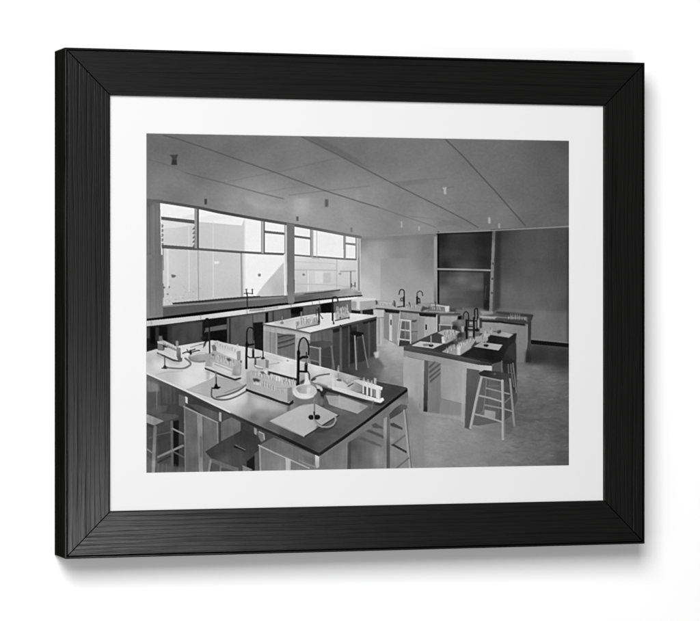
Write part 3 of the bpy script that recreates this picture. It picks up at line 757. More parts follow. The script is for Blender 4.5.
P([471, 346.6, 479.4, 335.6, 480, 340, 473.6, 346.8], 62, .95, .3); P([460.6, 355.4, 473.4, 347, 478, 347, 466, 357], 30, .9, .4)
P([453, 343.6, 458, 341, 458, 344, 455, 347], 46, .7, .4)
P([452, 339, 466, 336, 466, 342, 455, 343], 96, .5, .6)
# tap cluster
P([462, 316, 480, 316, 480, 338, 462, 340], [(465, 320, 92), (477, 324, 120), (470, 334, 126), (464, 335, 90)], .6, .8)
C([463.2, 319, 463.8, 314, 465.6, 311.8, 467.6, 312.4, 468.6, 315.4, 468.8, 320], 1.1, 36); C([474.8, 318.4, 474.6, 310.6, 476, 308.4, 477.4, 309.6, 477.8, 318], 1.2, 30)
L([466.6, 320, 466.6, 330, 466.8, 338], 2.0, 24); L([468.6, 318, 468.6, 326], 1.2, 34, .9); L([473.8, 318, 474, 330, 473.8, 338], 1.9, 26); L([477.2, 317, 477, 331], 1.3, 40, .85)
L([466, 320.4, 476, 320.8], 1.4, 34, .9); L([466, 326.4, 474, 326.6], 1.2, 40, .9); L([465, 329.6, 478, 329.8], 1.7, 30, .9); E(466, 329, 2, 3, 26, .8, .4); E(477, 330, 2.4, 1.6, 30, .85, .3)
B(469.6, 322, 472.6, 324, 170, .8, .3); B(469.6, 327.4, 472.6, 328.8, 160, .8, .3); P([477.4, 320.4, 479.4, 319, 479, 327, 477.6, 327.6], 166, .85, .2); B(469, 332, 472.4, 336, 168, .85, .3); B(461.6, 326, 464, 332, 176, .8, .4)
B(479.6, 318, 482, 328, 52, .85, .4)
L([457, 316.6, 455.6, 319], 1.4, 168, .7); B(462.6, 307.6, 464.2, 310, 130, .5, .3)
# rack in front of the rear right bench, papers with burners
P([480, 336, 485, 331, 492, 327.6, 492, 333, 487, 341, 481, 342.6], [(483, 338, 160), (488, 332, 172), (490, 330, 166)], .95, .3)
for k in range(12):
    x = rs.uniform(482, 491); y = 338 - (x - 482) * .6 + rs.uniform(-2, 3)
    L([x, y, x, y - rs.uniform(2, 4)], .8, rs.choice([96, 118, 198]), .6, .2)
P([475.6, 336.6, 481, 335.6, 481, 342, 476, 342.6], 168, .9, .4)
P([487.6, 337.2, 491, 334.4, 513, 338, 510, 344, 502, 345, 489, 342], [(492, 338, 30), (505, 341, 34), (511, 340, 44)], .95, .3)
P([491, 333, 496, 331, 503, 332, 514, 334, 509, 337.6, 490.6, 334.8], [(494, 334, 150), (508, 335, 172)], .95, .3); P([496.4, 331.4, 500.4, 329.6, 501, 332.4, 498, 333.8], 44, .9, .4); L([494, 331.4, 499, 332], 1.2, 74, .7)
P([509, 337.6, 514, 333.4, 516.6, 333, 515, 341, 509.6, 345.4], 38, .95, .3)
P([473.6, 346.4, 481, 341.8, 502.4, 344.6, 498.4, 350.2], [(480, 345, 158), (497, 347, 176)], .97, .2); P([483.4, 344.6, 486, 343.4, 489, 345, 487, 346.8, 484, 346.2], 22, .95, .3); L([485.6, 339, 486, 344], 1.1, 148, .8)
P([473.4, 346.6, 498.4, 350.4, 500, 349, 501, 361, 480, 358, 466, 356.6], [(475, 353, 34), (490, 355, 24), (498, 356, 30)], .9, .3)
# tall stool, right
P([478.4, 373, 484, 369.6, 500, 371.4, 511, 374.4, 510.4, 378, 503.6, 380.8, 482, 376.8], [(485, 372, 44), (495, 374, 58), (506, 376, 64)]); E(494.8, 373.6, 1.3, .8, 100, .9, .2)
L([480.6, 376, 503.4, 380.8], 1.5, 142); L([504, 380.6, 510.4, 377.6], 1.8, 66)
L([486.4, 379, 484.6, 400, 482.6, 416], 1, 124, .7); L([488, 380, 487, 408], .8, 78, .6); L([500, 383, 498.6, 412], .8, 118, .5)
B(488, 384.5, 499, 386, 124, .5, .3); L([486.6, 387.6, 502, 391.6, 509, 393.4], 1.5, 140); L([485, 404.4, 502, 407.6, 512, 410.6], 1.5, 136); L([504, 402.6, 510.6, 396.4], 1.2, 112); L([504, 421, 511.4, 415.8], 1.3, 104); L([477.4, 415, 484, 410], 1.1, 118, .8)
P([484.6, 409, 495.6, 411, 495, 418, 484, 415.4], [(488, 412, 158), (493, 415, 148)], .97, .2); P([495.6, 411, 498, 410, 497.6, 414, 495.4, 417], 96, .8, .2)
L([479, 395, 490, 397.4, 503, 401.4], 1.7, 156); L([475, 413.4, 488, 416.6, 503, 421.6], 1.7, 156)
L([481.4, 377.4, 476, 400, 470.4, 427], 2.5, 166); L([482.4, 378, 472.4, 425], .8, 122, .6)
L([502.2, 380.4, 503, 410, 502.8, 438], 2.8, 166); L([503.5, 382, 504, 437], .9, 116, .7); L([509.8, 378.8, 512, 402, 514, 425], 2.1, 136)
P([505, 420, 514, 424, 512, 432, 505, 436], 78, .4, 1)
P([470, 425, 500, 432, 503, 438, 473, 430], 112, .35, 1)

# ---- big front island: space below the top
P([140, 372, 190, 392, 250, 420, 320, 452, 322, 480, 140, 480], [(152, 385, 104), (165, 388, 84), (180, 395, 66), (200, 404, 56), (152, 400, 88), (166, 408, 76), (182, 416, 62), (160, 440, 76), (180, 450, 74), (160, 465, 92), (245, 428, 64), (255, 455, 70), (225, 425, 72), (290, 445, 80)])
P([149, 380, 160, 383, 161, 390, 150, 392], 136, .7, .8); P([149, 391, 158, 391, 158, 409, 149, 409], 84, .7, .5); L([158.6, 389, 158.6, 408], 1, 124, .7)
for x in (163, 168, 172, 176):
    L([x, 386, x + .4, 402], 1.4, 54 if x % 2 else 96, .5, .5)
P([180.4, 393, 187, 396, 187, 406, 180.4, 404.6], 108, .8, .3); P([186.8, 395.4, 189.2, 396.6, 189.2, 403, 187, 401.6], 206, .95, .2)
P([163, 403, 180, 404, 186, 410, 176, 416, 160, 414], 66, .7, 1)
P([149, 409, 160, 405, 170, 404, 168, 410, 156, 414], 96, .6, .6)
# stool at the far left
P([148, 413, 156, 416, 166, 420, 156, 424.4, 148, 421.4], [(150, 417, 160), (160, 420, 138)]); P([158, 412, 178, 413.4, 181, 416, 167, 420, 158, 416], 86, .8, .4)
P([148, 421.6, 156, 424.6, 166, 420.4, 165, 424, 157, 428, 148, 425], 62, .8, .4)
B(160, 424, 172, 470, 70, .7, 1); P([160, 432, 172, 430, 172, 450, 160, 455], 58, .6, 1)
P([174.6, 420, 180.6, 419, 180.6, 468, 175, 466], 20, .95, .5); P([181, 418, 187, 418, 187, 470, 180.6, 470], 60, .8, .5); L([173.4, 421, 174, 466], 2.6, 96)
L([174, 427.4, 186.6, 433.6], 1.7, 134); L([160, 455.6, 184.6, 444.4], 2.2, 130); L([160, 461, 172, 455], 2, 50, .7); L([175, 450.4, 186.6, 456.4], 1.6, 92, .85); L([151, 437, 160, 433.6, 172, 431], 1.3, 100, .6)
L([157, 426, 156, 448, 155, 470], 3.4, [(157, 430, 112), (156, 450, 124), (155, 466, 150)]); L([149, 448, 155, 452], 1.6, 120); E(155.4, 463, 2.2, 3.6, 160, .6, .8)
P([149, 455, 154, 458, 153, 474, 149, 474], 112, .7, .6); P([158, 462, 187, 466, 187, 476, 158, 476], 94, .8, 1)
for x in (160, 164, 168, 177, 183):
    L([x, 463, x, 474], 1, 74 if x % 2 else 112, .6, .3)
# cabinet
P([185.4, 405.6, 220, 422, 222, 446, 212, 456, 209, 478, 186.4, 478], [(190, 415, 104), (195, 430, 102), (192, 460, 98), (208, 425, 114), (214, 435, 108), (207, 450, 104)])
P([190, 403, 200, 404, 221.6, 413, 222, 421, 206, 415], [(196, 406, 80), (212, 414, 92)], .9, .3)
L([185.4, 405.6, 203, 414, 219.4, 421.6], 1.4, 152); L([186.2, 406, 187, 476], 1, 132, .7); P([198.6, 412.6, 203.4, 415, 204.6, 476, 200.6, 476], [(201, 420, 142), (202, 445, 124), (203, 470, 140)]); B(201.4, 435, 203.4, 456, 92, .7, .5); L([204.6, 416, 205.6, 460], .9, 90, .6)
P([219.6, 421.6, 222.4, 421, 222.4, 442, 220, 444], 66, .9); L([218.8, 422, 219.4, 444], 1.2, 142, .8)
P([220.4, 411.2, 222.8, 411.6, 222.8, 420.6, 220.6, 419.6], 176, .95, .2)
# box and dark stool, centre bottom
P([222.4, 421, 233, 416.4, 242, 421, 242, 431, 226, 441, 222.6, 443], [(225, 428, 98), (236, 424, 112), (236, 430, 104)])
P([242, 421, 252, 424, 256, 434, 246, 431, 242, 431], 58, .9, .4)
P([255.2, 426.4, 258, 428, 258, 434, 255.4, 432.8], 156, .9, .3); P([258, 430, 265.6, 433, 266, 439, 262, 441, 260, 436], 122, .9, .3); L([260.4, 430.6, 265, 433, 265.4, 438], 1.2, 168, .9)
P([206.6, 450.6, 222, 440.4, 244, 428.6, 256, 433, 262, 440, 259, 452, 240, 467, 228, 463.6, 212, 457], [(212, 450, 60), (225, 447, 66), (245, 434, 54), (255, 442, 58), (240, 455, 78), (225, 460, 84), (250, 448, 60)])
P([206.6, 450.8, 212, 456.6, 228, 463, 240, 466.6, 240, 472, 226, 468, 210, 460], 106, .95, .3)
P([235, 444.4, 241, 445, 247, 449.2, 246.4, 450.6, 240, 447.6, 235, 446.4], 30, .95, .2); L([237, 444, 246.4, 448.8], 1, 112, .9)
P([248, 460, 256, 454, 256, 470, 248, 472], 24, .9, .4); P([256, 452, 260.4, 449, 260.4, 474, 256, 474], 92, .9, .3); P([244, 465, 252, 468, 252, 478, 244, 478], 140, .8, .3); L([244, 464.6, 253, 468.4], 1.2, 152, .7)
L([212, 459, 209.6, 474], 2.2, 134); P([214, 461, 221, 464, 221, 476, 214, 476], 86, .9, .3); L([222, 465, 221.4, 476], 1.8, 122, .8); P([224, 466, 240, 471, 244, 478, 224, 478], 78, .9, .3)
# second cabinet
P([260, 444.4, 274.6, 436.4, 310, 451.4, 321, 456.4, 321, 478, 261, 478], [(270, 441, 104), (290, 449, 110), (306, 456, 120), (270, 460, 126), (280, 462, 132), (300, 468, 124), (264, 470, 132)])
P([261.6, 445.4, 287, 458, 287, 476, 262, 476], [(265, 452, 116), (275, 458, 128), (275, 470, 124), (284, 465, 140)])
L([260, 444.2, 275, 451.4, 289, 457.6, 310, 467], 1.4, 172); L([261, 445, 261.6, 474], 1.2, 160, .85); P([286.6, 457, 291.8, 459, 291.8, 474, 286.8, 474], 178); L([292.4, 460, 292.4, 474], 1, 110, .7)
P([293, 461, 310, 468.4, 312, 476, 293, 476], 122, .9, .3)
L([300, 459, 309, 463.4, 318, 466], 1, 172, .6, .3); P([300, 452, 316, 458, 316, 464, 308, 461], 106, .7, .5)
# right-hand end of the front island
P([319, 452, 340, 439, 408, 390, 409, 402, 392, 416, 350, 441, 349.6, 478, 319, 478], [(324, 458, 118), (340, 447, 120), (340, 465, 122), (370, 424, 118), (395, 405, 112), (405, 398, 104)])
P([349.6, 441, 384.4, 418.6, 385, 478, 349.6, 478], [(353, 445, 80), (358, 455, 96), (368, 455, 116), (380, 455, 140), (378, 430, 116), (365, 436, 112), (368, 470, 112)])
P([348.4, 442, 352, 440, 351.4, 476, 347.6, 476], 70, .85, .4); L([347.4, 442, 347, 474], 1, 136, .6)
P([372, 424, 376, 422, 383, 426, 384, 428, 374, 427], 78, .9, .4); P([366, 430, 370, 428.6, 384, 434.6, 384, 437.4], 76, .9, .4); P([358, 437.6, 362, 435.6, 382, 444, 382, 446.4], 88, .8, .4)
P([384, 417.6, 387.4, 416, 387.4, 476, 384.4, 476], [(385, 425, 150), (385, 445, 128), (385, 462, 136)]); P([387.2, 415.6, 390.4, 414, 390.4, 476, 387, 476], [(389, 425, 104), (389, 450, 84)])
P([316, 452.6, 320, 454.4, 320, 465.6, 317.6, 467, 316, 463], [(318, 457, 206), (318, 464, 184)], .95, .2)
# stool at the right end
P([390.4, 402, 412, 396, 425, 420, 425, 478, 390.4, 478], [(395, 425, 128), (400, 440, 134), (395, 465, 130), (415, 430, 138), (418, 455, 134), (400, 455, 136)], .7, 1)
P([389.6, 413.4, 395, 407.6, 401, 403.6, 407.4, 404.4, 407.4, 407.6, 399, 413.6, 390.4, 418.6], [(394, 412, 70), (404, 406, 96), (398, 409, 76)])
L([404.4, 409.6, 407, 432, 411, 474], 1.9, 156); L([406, 409.4, 409, 440, 412.4, 474], 1.0, 104)
P([390.6, 422.4, 394, 422, 403, 427, 403, 429, 391, 425], 62, .9, .3); L([392.6, 444.4, 405, 434.6], 1.7, 108); P([391, 443.6, 394, 443, 407, 450, 407, 452.4], 52, .95, .2); L([397, 467, 409, 457], 1.6, 106)
P([390.4, 436, 396, 438, 392, 441, 390.4, 441], 168, .5, .6)

mottle([148, 376, 320, 456, 320, 474, 148, 474], .8, 5, .045); mottle([319, 456, 408, 395, 420, 474, 319, 474], .8, 6, .035)
mottle([148, 376, 320, 456, 420, 395, 420, 474, 148, 474], 3, 3, .05)
# ---- top of the front island
TOPF = [148, 351.6, 158, 348.6, 180, 345.4, 206, 341, 214, 339.8, 232, 343.6, 260, 349.4, 283, 356, 309, 362.8, 330, 368.2, 363, 377.8, 377, 381, 400, 385.4, 407.6, 387.2]
P(TOPF + [407.6, 389, 384, 406.4, 363.5, 422, 340, 438.4, 320, 452, 310, 447, 278, 432, 249, 419.4, 230, 411, 188, 390.6, 148, 372.6],
  [(150, 360, 190), (160, 362, 218), (158, 356, 196), (170, 376, 196), (190, 378, 226), (200, 370, 226), (215, 372, 220), (222, 404, 206), (235, 400, 214), (242, 398, 206), (250, 408, 164),
   (262, 402, 186), (275, 402, 180), (263, 412, 142), (270, 424, 96), (285, 430, 80), (255, 417, 116), (310, 443, 66), (300, 437, 66), (325, 435, 78), (345, 422, 92), (335, 428, 84), (365, 412, 96), (372, 402, 84), (395, 390, 60), (380, 386, 66), (388, 396, 62),
   (330, 371, 206), (318, 367, 222), (350, 376, 180), (365, 381, 130), (290, 360, 222), (270, 356, 204), (240, 350, 220), (225, 346, 210), (205, 346, 206), (190, 350, 216), (298, 402, 120), (290, 408, 140), (325, 392, 96), (330, 400, 84), (345, 390, 92)])
mottle(TOPF + [407.6, 389, 320, 452, 148, 372.6], 6, 2.5, .03); mottle([250, 420, 310, 402, 408, 388, 320, 452], 3, 1.2, .06, 2)
# front edge
band([148, 372.6, 188, 390.6, 230, 411, 249, 419.6, 278, 432, 310, 447, 320, 452],
     [148, 374.8, 188, 392.8, 230, 413.4, 249, 422.8, 278, 435.4, 310, 450.6, 320, 455.4], [(150, 376, 96), (190, 394, 70), (230, 414, 60), (260, 428, 44), (300, 447, 30), (318, 455, 40)])
L([148, 372.4, 188, 390.2, 215, 403.6, 232, 411.6], 1.7, 220, .9); L([232, 411.8, 252, 420.6, 280, 433], 1, 120, .6)
P([407.8, 387.6, 384, 405.8, 363.5, 421.4, 340, 438, 320, 451.6, 320.4, 455, 345, 438.2, 370, 419.8, 388, 406, 408, 390.6], [(400, 394, 24), (380, 410, 26), (350, 433, 30), (325, 450, 40)])
L([363, 378.2, 377, 381.4, 407, 387.4], .9, 52, .6)
L([264, 351, 284, 356.8, 309, 363.4, 330, 368.8], 1, 232, .5)
# left rack and burner
P([160.6, 350, 183, 358, 183, 361.4, 176, 366, 160, 356], 176, .3, 1.2)
P([163.4, 345.4, 178, 352, 180, 357, 166, 351.6, 164, 350], [(168, 349, 196), (176, 354, 212)], .9, .4)
P([159, 341, 164.6, 339.6, 179.4, 347, 177.6, 350.4, 164, 343.8, 159.6, 343], [(162, 341, 188), (175, 347, 206)]); P([165.4, 342.6, 178.6, 348.8, 178.4, 350.8, 165, 345], 92, .6, .4)
L([167, 340.4, 175.6, 344.6], .8, 150, .6); P([159.4, 343, 164.8, 344.2, 164.6, 350.2, 159.4, 349.6], 122); P([164.8, 344.6, 166.4, 345.2, 166.2, 349.4, 164.6, 350], 44, .8, .3)
P([178.2, 346.6, 182.2, 347.6, 182.6, 357, 184, 360, 178.4, 357.6], [(180, 350, 132), (181, 357, 100)])
P([158.6, 349.6, 164, 350.4, 179, 357, 179, 360.6, 173, 358.8, 159, 352], 206); band([158.6, 351.4, 166, 354.6, 175, 358.6, 181, 360], [158.8, 353, 166, 356.4, 175, 360.6, 181.6, 361.4], 76); P([179, 356.6, 184, 357.4, 183.6, 361, 180, 361.6], 92, .9, .2)
B(160.4, 335.4, 164.4, 340.4, 118, .9, .4); B(177.6, 340.4, 180, 347, 158, .9, .4); B(164, 334, 168, 338, 18, .7, .5)
L([166.4, 355, 166.6, 366], 1.2, 92, .9); P([162.6, 367.8, 165, 366.4, 165.8, 364.6, 167.4, 364.6, 168.6, 366.2, 170.6, 367, 168, 368.4], 48, .95, .2)
C([169, 366.8, 178, 367.6, 186, 367.4, 191, 365, 192.2, 362.8, 190.4, 360.4, 187, 357.8], 1.9, 108, .9, .15); C([170, 366, 184, 366.6, 190, 363.6], .9, 214, .8)
L([158, 374, 168, 371.4, 184, 370.2], 1.2, 176, .7, .3); L([166, 370, 166, 377], 1.6, 196, .5, .5)
P([160, 352, 163, 353, 162, 362, 158, 362], 186, .5, .8)
# round sink with cross taps
E(202.6, 356.4, 12.4, 4.4, [(195, 354, 176), (205, 355, 168), (210, 358, 150), (195, 358, 140)], .95, .3); C([190.6, 357, 193, 359.8, 200, 361.2, 207, 360.6, 213, 358.4], 1.6, 112, .85, .3); L([193, 355, 198, 353.4, 206, 353], 1, 220, .8)
L([184.4, 352.8, 188, 351.4, 192, 352.2, 199, 350, 201, 350], 1.3, 56, .9); P([190.6, 350, 192.6, 349, 193.6, 353.4, 191.6, 354.4], 34, .95, .3); L([188.6, 349, 190.4, 351.8], 1.1, 60, .9); L([193, 350, 196.6, 348.6], 1.4, 50, .8); L([192.4, 347, 199, 344.8, 204, 343.8], .9, 128, .8)
# black tap by the far edge
L([210.8, 326, 211, 338, 211.2, 354], 1.5, 24); C([206.2, 330, 205.8, 323, 207, 319.4, 208.8, 318.4, 210.4, 320, 210.9, 327], 1.4, 22); E(208.4, 322.6, 1.6, 2.6, 30, .6, .5)
L([205.4, 332.8, 211, 332.4], 1.3, 28, .9); P([206, 336.6, 211.6, 335, 212, 340, 208.2, 341.6, 206.4, 345.4, 204.8, 347.6, 205, 344, 206.8, 340], 24, .9, .35); E(203.2, 338, 1.0, 1.6, 34, .85, .25); L([203, 338, 207, 337.4], .9, 40, .8); L([201, 344, 205, 343, 207, 345], .9, 96, .6)
L([210.4, 327, 210.6, 352], .4, 110, .6)
# racks, left pair
P([213, 345, 218, 343.6, 218, 351.8, 214.4, 351], 104, .9, .3); P([214.6, 341, 219, 340, 242.4, 349.6, 242, 352, 236, 355, 217.4, 346.6], [(222, 345, 196), (238, 351, 212)], .95, .3); P([218, 347, 238, 355, 238, 359, 218, 351.6], [(224, 351, 206), (234, 356, 222)], .9, .4)
P([237.6, 344.2, 239.6, 343.2, 239.8, 347, 237.8, 347], 196, .8, .3); P([238, 351, 242, 350.2, 242, 360, 238.4, 360.4], 150); P([235, 360, 240, 361.6, 243.2, 359.6, 243, 362.4, 238, 363], 62, .95, .3)
P([217, 351.4, 238, 359.2, 238, 361.6, 216, 355], 178, .9, .3); P([216.6, 352.4, 219, 353.2, 219, 356, 216, 355], 110, .7, .3)
P([211.6, 352.4, 216, 350, 242, 361.4, 243, 365, 242, 377, 236.6, 378.4, 206.4, 367, 207, 358], [(210, 362, 172), (220, 360, 184), (232, 366, 188), (225, 367, 206), (238, 370, 150), (214, 356, 160)])
P([228, 357.4, 231, 357.6, 233, 360, 230.6, 361.2, 228.4, 359.8], 78, .9, .4); E(214.4, 354.4, 1.4, 1, 92, .9, .3); L([219, 355, 219.4, 363], 1, 220, .6)
for x, y in ((221, 355.6), (223.4, 356.2), (225.6, 357), (234.6, 360.4)):
    L([x, y - 1, x + .4, y + 1.6], .8, 120, .7, .2)
P([214, 361, 233.6, 368.6, 233, 374.6, 213.6, 366.4], [(218, 364, 206), (228, 369, 216)], .85, .4); L([216, 363.6, 233, 370.4], 1, 152, .7, .2); L([215, 360.4, 234.6, 367.6], 1.2, 168, .7)
P([207.4, 357.2, 212, 356.8, 212, 366.4, 207.6, 365.4], 162); P([234.4, 366, 238.4, 364.6, 242, 365, 241.4, 376.6, 234.6, 376.4], [(236, 368, 158), (236, 374, 142), (240, 370, 178)])
P([206.2, 365.4, 212, 366, 234, 375, 241, 375.4, 243, 374.4, 242, 377, 236.6, 378, 206.2, 367], 204, .9, .2)
band([206, 366.8, 214, 369.6, 226, 374.4, 236, 378, 242.6, 376.4], [206.4, 368.6, 214, 371.6, 226, 376.6, 236.6, 380.2, 243, 378], 58)
P([208, 370, 211.4, 371, 210.6, 379, 207.4, 379], 168, .7, .7)
# burner board and hoses
P([187.6, 388.6, 212, 378.4, 217, 375, 238, 381, 248, 385, 247, 390, 236, 396.4, 224, 399, 213, 396.6], [(195, 388, 186), (210, 384, 176), (225, 384, 172), (215, 392, 172), (240, 386, 172)])
C([188, 388.8, 213, 396.8], .8, 150, .6); P([206, 389, 212, 387, 212, 394, 204, 392.6], 180, .5, .6)
P([219, 396, 228, 394.4, 240, 390.6, 247, 385.4, 248, 388, 240, 395, 228, 398.6], 216, .9, .4)
C([213.4, 387, 213, 391, 213.2, 395.4, 216, 397.8, 222, 399, 230, 398.4, 238, 395.6, 244, 392.4, 248.4, 390], 1.6, 92, .92); C([218, 396.4, 228, 394.2, 237, 391, 243, 387.6, 247.6, 383.8], 1.5, 88, .92); C([226, 392, 236, 388.4, 246, 384.6], .9, 128, .8)
L([217.4, 371, 217.4, 385], 1.6, 122, .9); L([217.8, 377, 217.8, 386], 1.0, 60, .9); P([213.2, 387.6, 215.6, 386.2, 216.6, 383.2, 218.6, 383.2, 219.2, 385.6, 222.6, 386.2, 219.6, 388.4, 215, 388.2], 22, .97, .2)
P([241.6, 374.6, 246, 372, 249, 378, 247, 383, 243, 381], [(244, 377, 202), (247, 380, 180)], .9, .5)
# long rack in the middle
P([269, 369.6, 283, 361.6, 291, 363.4, 300, 366, 300, 378, 284, 374, 270, 371.6], [(275, 368, 208), (285, 366, 222), (295, 370, 212)]); band([268, 370, 276, 372, 290, 376, 299.6, 378.4], [268, 372.4, 276, 374.2, 290, 378.2, 299.6, 380.6], 46, .95, .1)
P([255, 360, 266.4, 358.4, 270, 359.6, 269.6, 367.6, 262, 369, 256, 364.6], [(258, 363, 172), (264, 363, 180)]); P([266.6, 359, 270, 359.8, 269.6, 367.6, 266.8, 367], 128, .95); L([255.6, 363, 256, 366, 259, 368, 263.6, 368.4], 1.4, 146, .9); L([256.6, 365, 263, 367], .9, 228, .9)
L([270, 364, 279.6, 362.4], .8, 150, .7); E(288.6, 360.2, 1.2, .6, 120, .8); E(279.6, 362.2, 1, .5, 130, .7); L([262, 354.8, 284, 360.6], .8, 176, .5)
P([247.4, 371.4, 252.4, 369.4, 262, 371.4, 284, 377, 297, 382.6, 297.4, 386, 293, 391, 291.6, 403.6, 270, 396.6, 247.6, 389], [(250, 380, 164), (255, 375, 178), (270, 377, 186), (285, 383, 184), (265, 384, 176), (275, 392, 172), (285, 392, 176), (255, 386, 170)])
P([254, 377.6, 258, 377.8, 261.4, 379.4, 260.6, 381, 255, 381], 62, .92, .4); P([254.6, 381.6, 262, 382.6, 261, 384.6, 255.4, 383.6], 214, .85, .3)
P([275.6, 374.6, 280, 375.6, 282.6, 378, 281.4, 381, 276.4, 380], 224, .9, .5); P([270, 373, 273, 372.6, 275, 377, 271, 379], 206, .7, .5); P([257, 371.6, 262, 371, 263, 374.4, 258, 374.6], 204, .7, .4)
P([261, 371, 264.6, 370.6, 267, 373.6, 263.6, 373.6], 84, .85, .3); P([264.6, 370, 268.6, 369, 270, 372, 267, 373.6], 222, .8, .4); P([269.6, 371, 272, 372, 271, 375, 269, 374], 48, .8, .4)
for x in (264.6, 267, 269.6, 272, 274.4):
    y = 380.4 + (x - 264) * .4
    L([x, y, x + .2, y + 4], .9, 132, .75, .2); L([x + 1.1, y + 1, x + 1.2, y + 5.5], .8, 206, .7, .2)
L([250, 372, 252, 388], .8, 150, .4); L([262, 381, 291, 390], .8, 196, .5); L([278, 387, 290, 388.4], .9, 158, .6, .2)
for x in (283, 287, 290.4, 294.4):
    L([x, 378.4, x + .4, 384], .9, 214, .6, .2)
P([288.4, 387.4, 293, 386.4, 292.6, 400.6, 288.4, 401.4], [(290, 390, 140), (290, 398, 128)]); P([293.4, 384, 297, 384, 296, 391, 293.4, 396], 192, .7, .4)
band([247, 387.6, 256, 391, 270, 395.6, 280, 399.6, 290, 402.4, 294, 399], [247, 390, 256, 393.6, 270, 398.4, 280, 402, 290, 405.4, 294.6, 402.4], 32, .97)
P([249.4, 392, 252.4, 393, 251, 404, 248.6, 404], 158, .7, .8); P([254, 394, 288, 405, 288, 410, 256, 408], [(260, 400, 196), (280, 406, 182)], .5, 1.5); P([288.6, 404.4, 292, 405, 290.6, 411, 287.6, 410], 96, .8, .7)
# black taps of the front island
C([248.2, 346, 248, 335, 248.8, 329.4, 250.4, 327.6, 252.6, 327.4, 254.2, 328.8], 1.5, 30); L([248, 342, 247.6, 355, 247.6, 367.6], 2.3, 22); L([248, 345, 254.6, 343.8], 1.9, 24); E(248.4, 344.4, 1.8, 2, 18, .9, .2)
L([254.4, 349.6, 254.4, 356.4], 2.3, 30); L([254.4, 346, 254.4, 350], .9, 90, .8); L([248.4, 355.6, 251, 357.2, 256, 357.2, 260, 356.8], 1.3, 50, .9); L([256.6, 358, 256.6, 363.6], 1.8, 76, .9)
L([264.2, 351, 264.2, 357], 1.2, 62, .95); P([261.6, 358.2, 263.4, 356.4, 265, 356.4, 266.6, 357.8, 264, 359], 34, .95, .2); L([258.6, 357.4, 262, 356.4], 1.2, 70, .8)
C([299.8, 355, 299.6, 347, 300.6, 341.6, 302.4, 338.4, 304.6, 337.4, 307, 339, 308.8, 342.6, 309.6, 347, 309.4, 354.4], 1.5, 26); L([299.4, 351, 299.2, 368, 298.8, 384], 2.9, 18); E(299, 384, 2, 2.4, 22, .95, .3); E(299.6, 353, 1.7, 1.6, 18, .95, .2)
L([300, 358.6, 303.6, 356.6, 308, 356.6], 2.5, 22); L([307.4, 352, 307, 358], 1.3, 36, .9); L([307, 363.6, 306.8, 370.6], 3.1, 26); L([307, 358, 307, 364], 1.1, 110, .8); L([299.6, 370.8, 308, 371.2], 2, 22); L([308.6, 371, 310.2, 374, 310.2, 379], 1.5, 70, .9)
P([300.6, 381, 305, 378.6, 306, 381, 302, 384], 52, .8, .4); L([300, 375, 304, 374], 1, 150, .6)
# round bowl with a bottle
P([295.4, 396, 300, 398, 312, 399.6, 318, 396, 319, 404, 300, 405, 296, 402], [(300, 400, 112), (312, 402, 118)], .85, .8)
E(305.8, 390.4, 12, 7, [(296, 390, 206), (306, 396, 226), (316, 392, 196), (305, 385, 200)]); E(306, 388.6, 9.2, 4.4, [(299, 389, 148), (304, 391, 168), (310, 388, 206), (306, 386, 176)], .95, .3); C([294.6, 391, 296.6, 394.6, 301.6, 397, 308, 397.4, 314, 395.6], 1.7, 226, .85, .3)
P([308, 386.6, 311.4, 387, 310.4, 393.4, 307.6, 393.4], 218, .8, .4); L([297, 389, 299.6, 393], 1.3, 226, .7, .3); P([316.6, 383.6, 323, 386.6, 325, 387.6, 322, 391, 318, 388], 214, .85, .4)
P([305.6, 373, 308.4, 372, 309.4, 378, 311.6, 383.6, 304.4, 384.4, 306, 379], [(307, 376, 216), (308, 382, 226)], .95, .3)
# black cross taps at its right
P([317.2, 388.4, 320.6, 388.2, 321.4, 390, 318.4, 390.6], 40, .95, .2); L([318.6, 389, 322, 391.4], 1.6, 44); P([320.6, 391, 324.4, 390, 325.6, 388, 328.6, 388.4, 327, 392.4, 325, 394.6, 324.4, 398, 321.4, 398, 321.4, 394], 40, .95, .4); E(323.4, 405, 2.6, 1.4, 62, .7, .6); L([322.4, 397, 322.4, 404], 2.4, 122, .6, .4)
# round board and the white test-tube rack
P([313, 380, 316, 376.6, 324, 374, 334, 372.4, 336, 378, 334, 388, 326, 386, 314, 381.8], [(318, 379, 196), (328, 378, 206), (330, 384, 196)]); C([312.4, 379.8, 314.4, 377.4, 319, 375.2, 325, 374, 330, 373.4], 1.5, 92, .9, .1); P([311.6, 379.6, 314, 377.4, 317.4, 377.4, 316, 379.4, 313, 380.6], 54, .9, .3); L([312, 381.8, 320, 383.6, 328, 386.2], 1.1, 108, .85); L([318, 381.6, 328, 385], .9, 150, .7)
P([322.6, 386, 333, 389.4, 350, 394.6, 366, 399.4, 376, 402.4, 381, 402.6, 384.6, 401, 385, 403, 381, 405.4, 366, 402.4, 345, 395.6, 330, 391.6, 324, 390], 40, .93, .35)
P([332, 377, 340, 377.6, 342.6, 380, 348, 384, 354.6, 380.4, 362, 377.8, 363, 384, 362, 391, 352, 391, 340, 390, 333, 388], [(336, 382, 212), (345, 388, 206), (356, 388, 152), (350, 383, 196), (360, 386, 140)], .97, .2)
P([337, 378.8, 340, 378.2, 343.6, 379.6, 340.6, 380.8, 337.6, 380], 78, .9, .3); P([347.6, 386.4, 349, 384.6, 353.6, 382.2, 354.6, 383, 350, 386], 82, .9, .25); P([335.4, 377.4, 337, 377, 337, 387, 335.4, 387], 186, .6, .3)
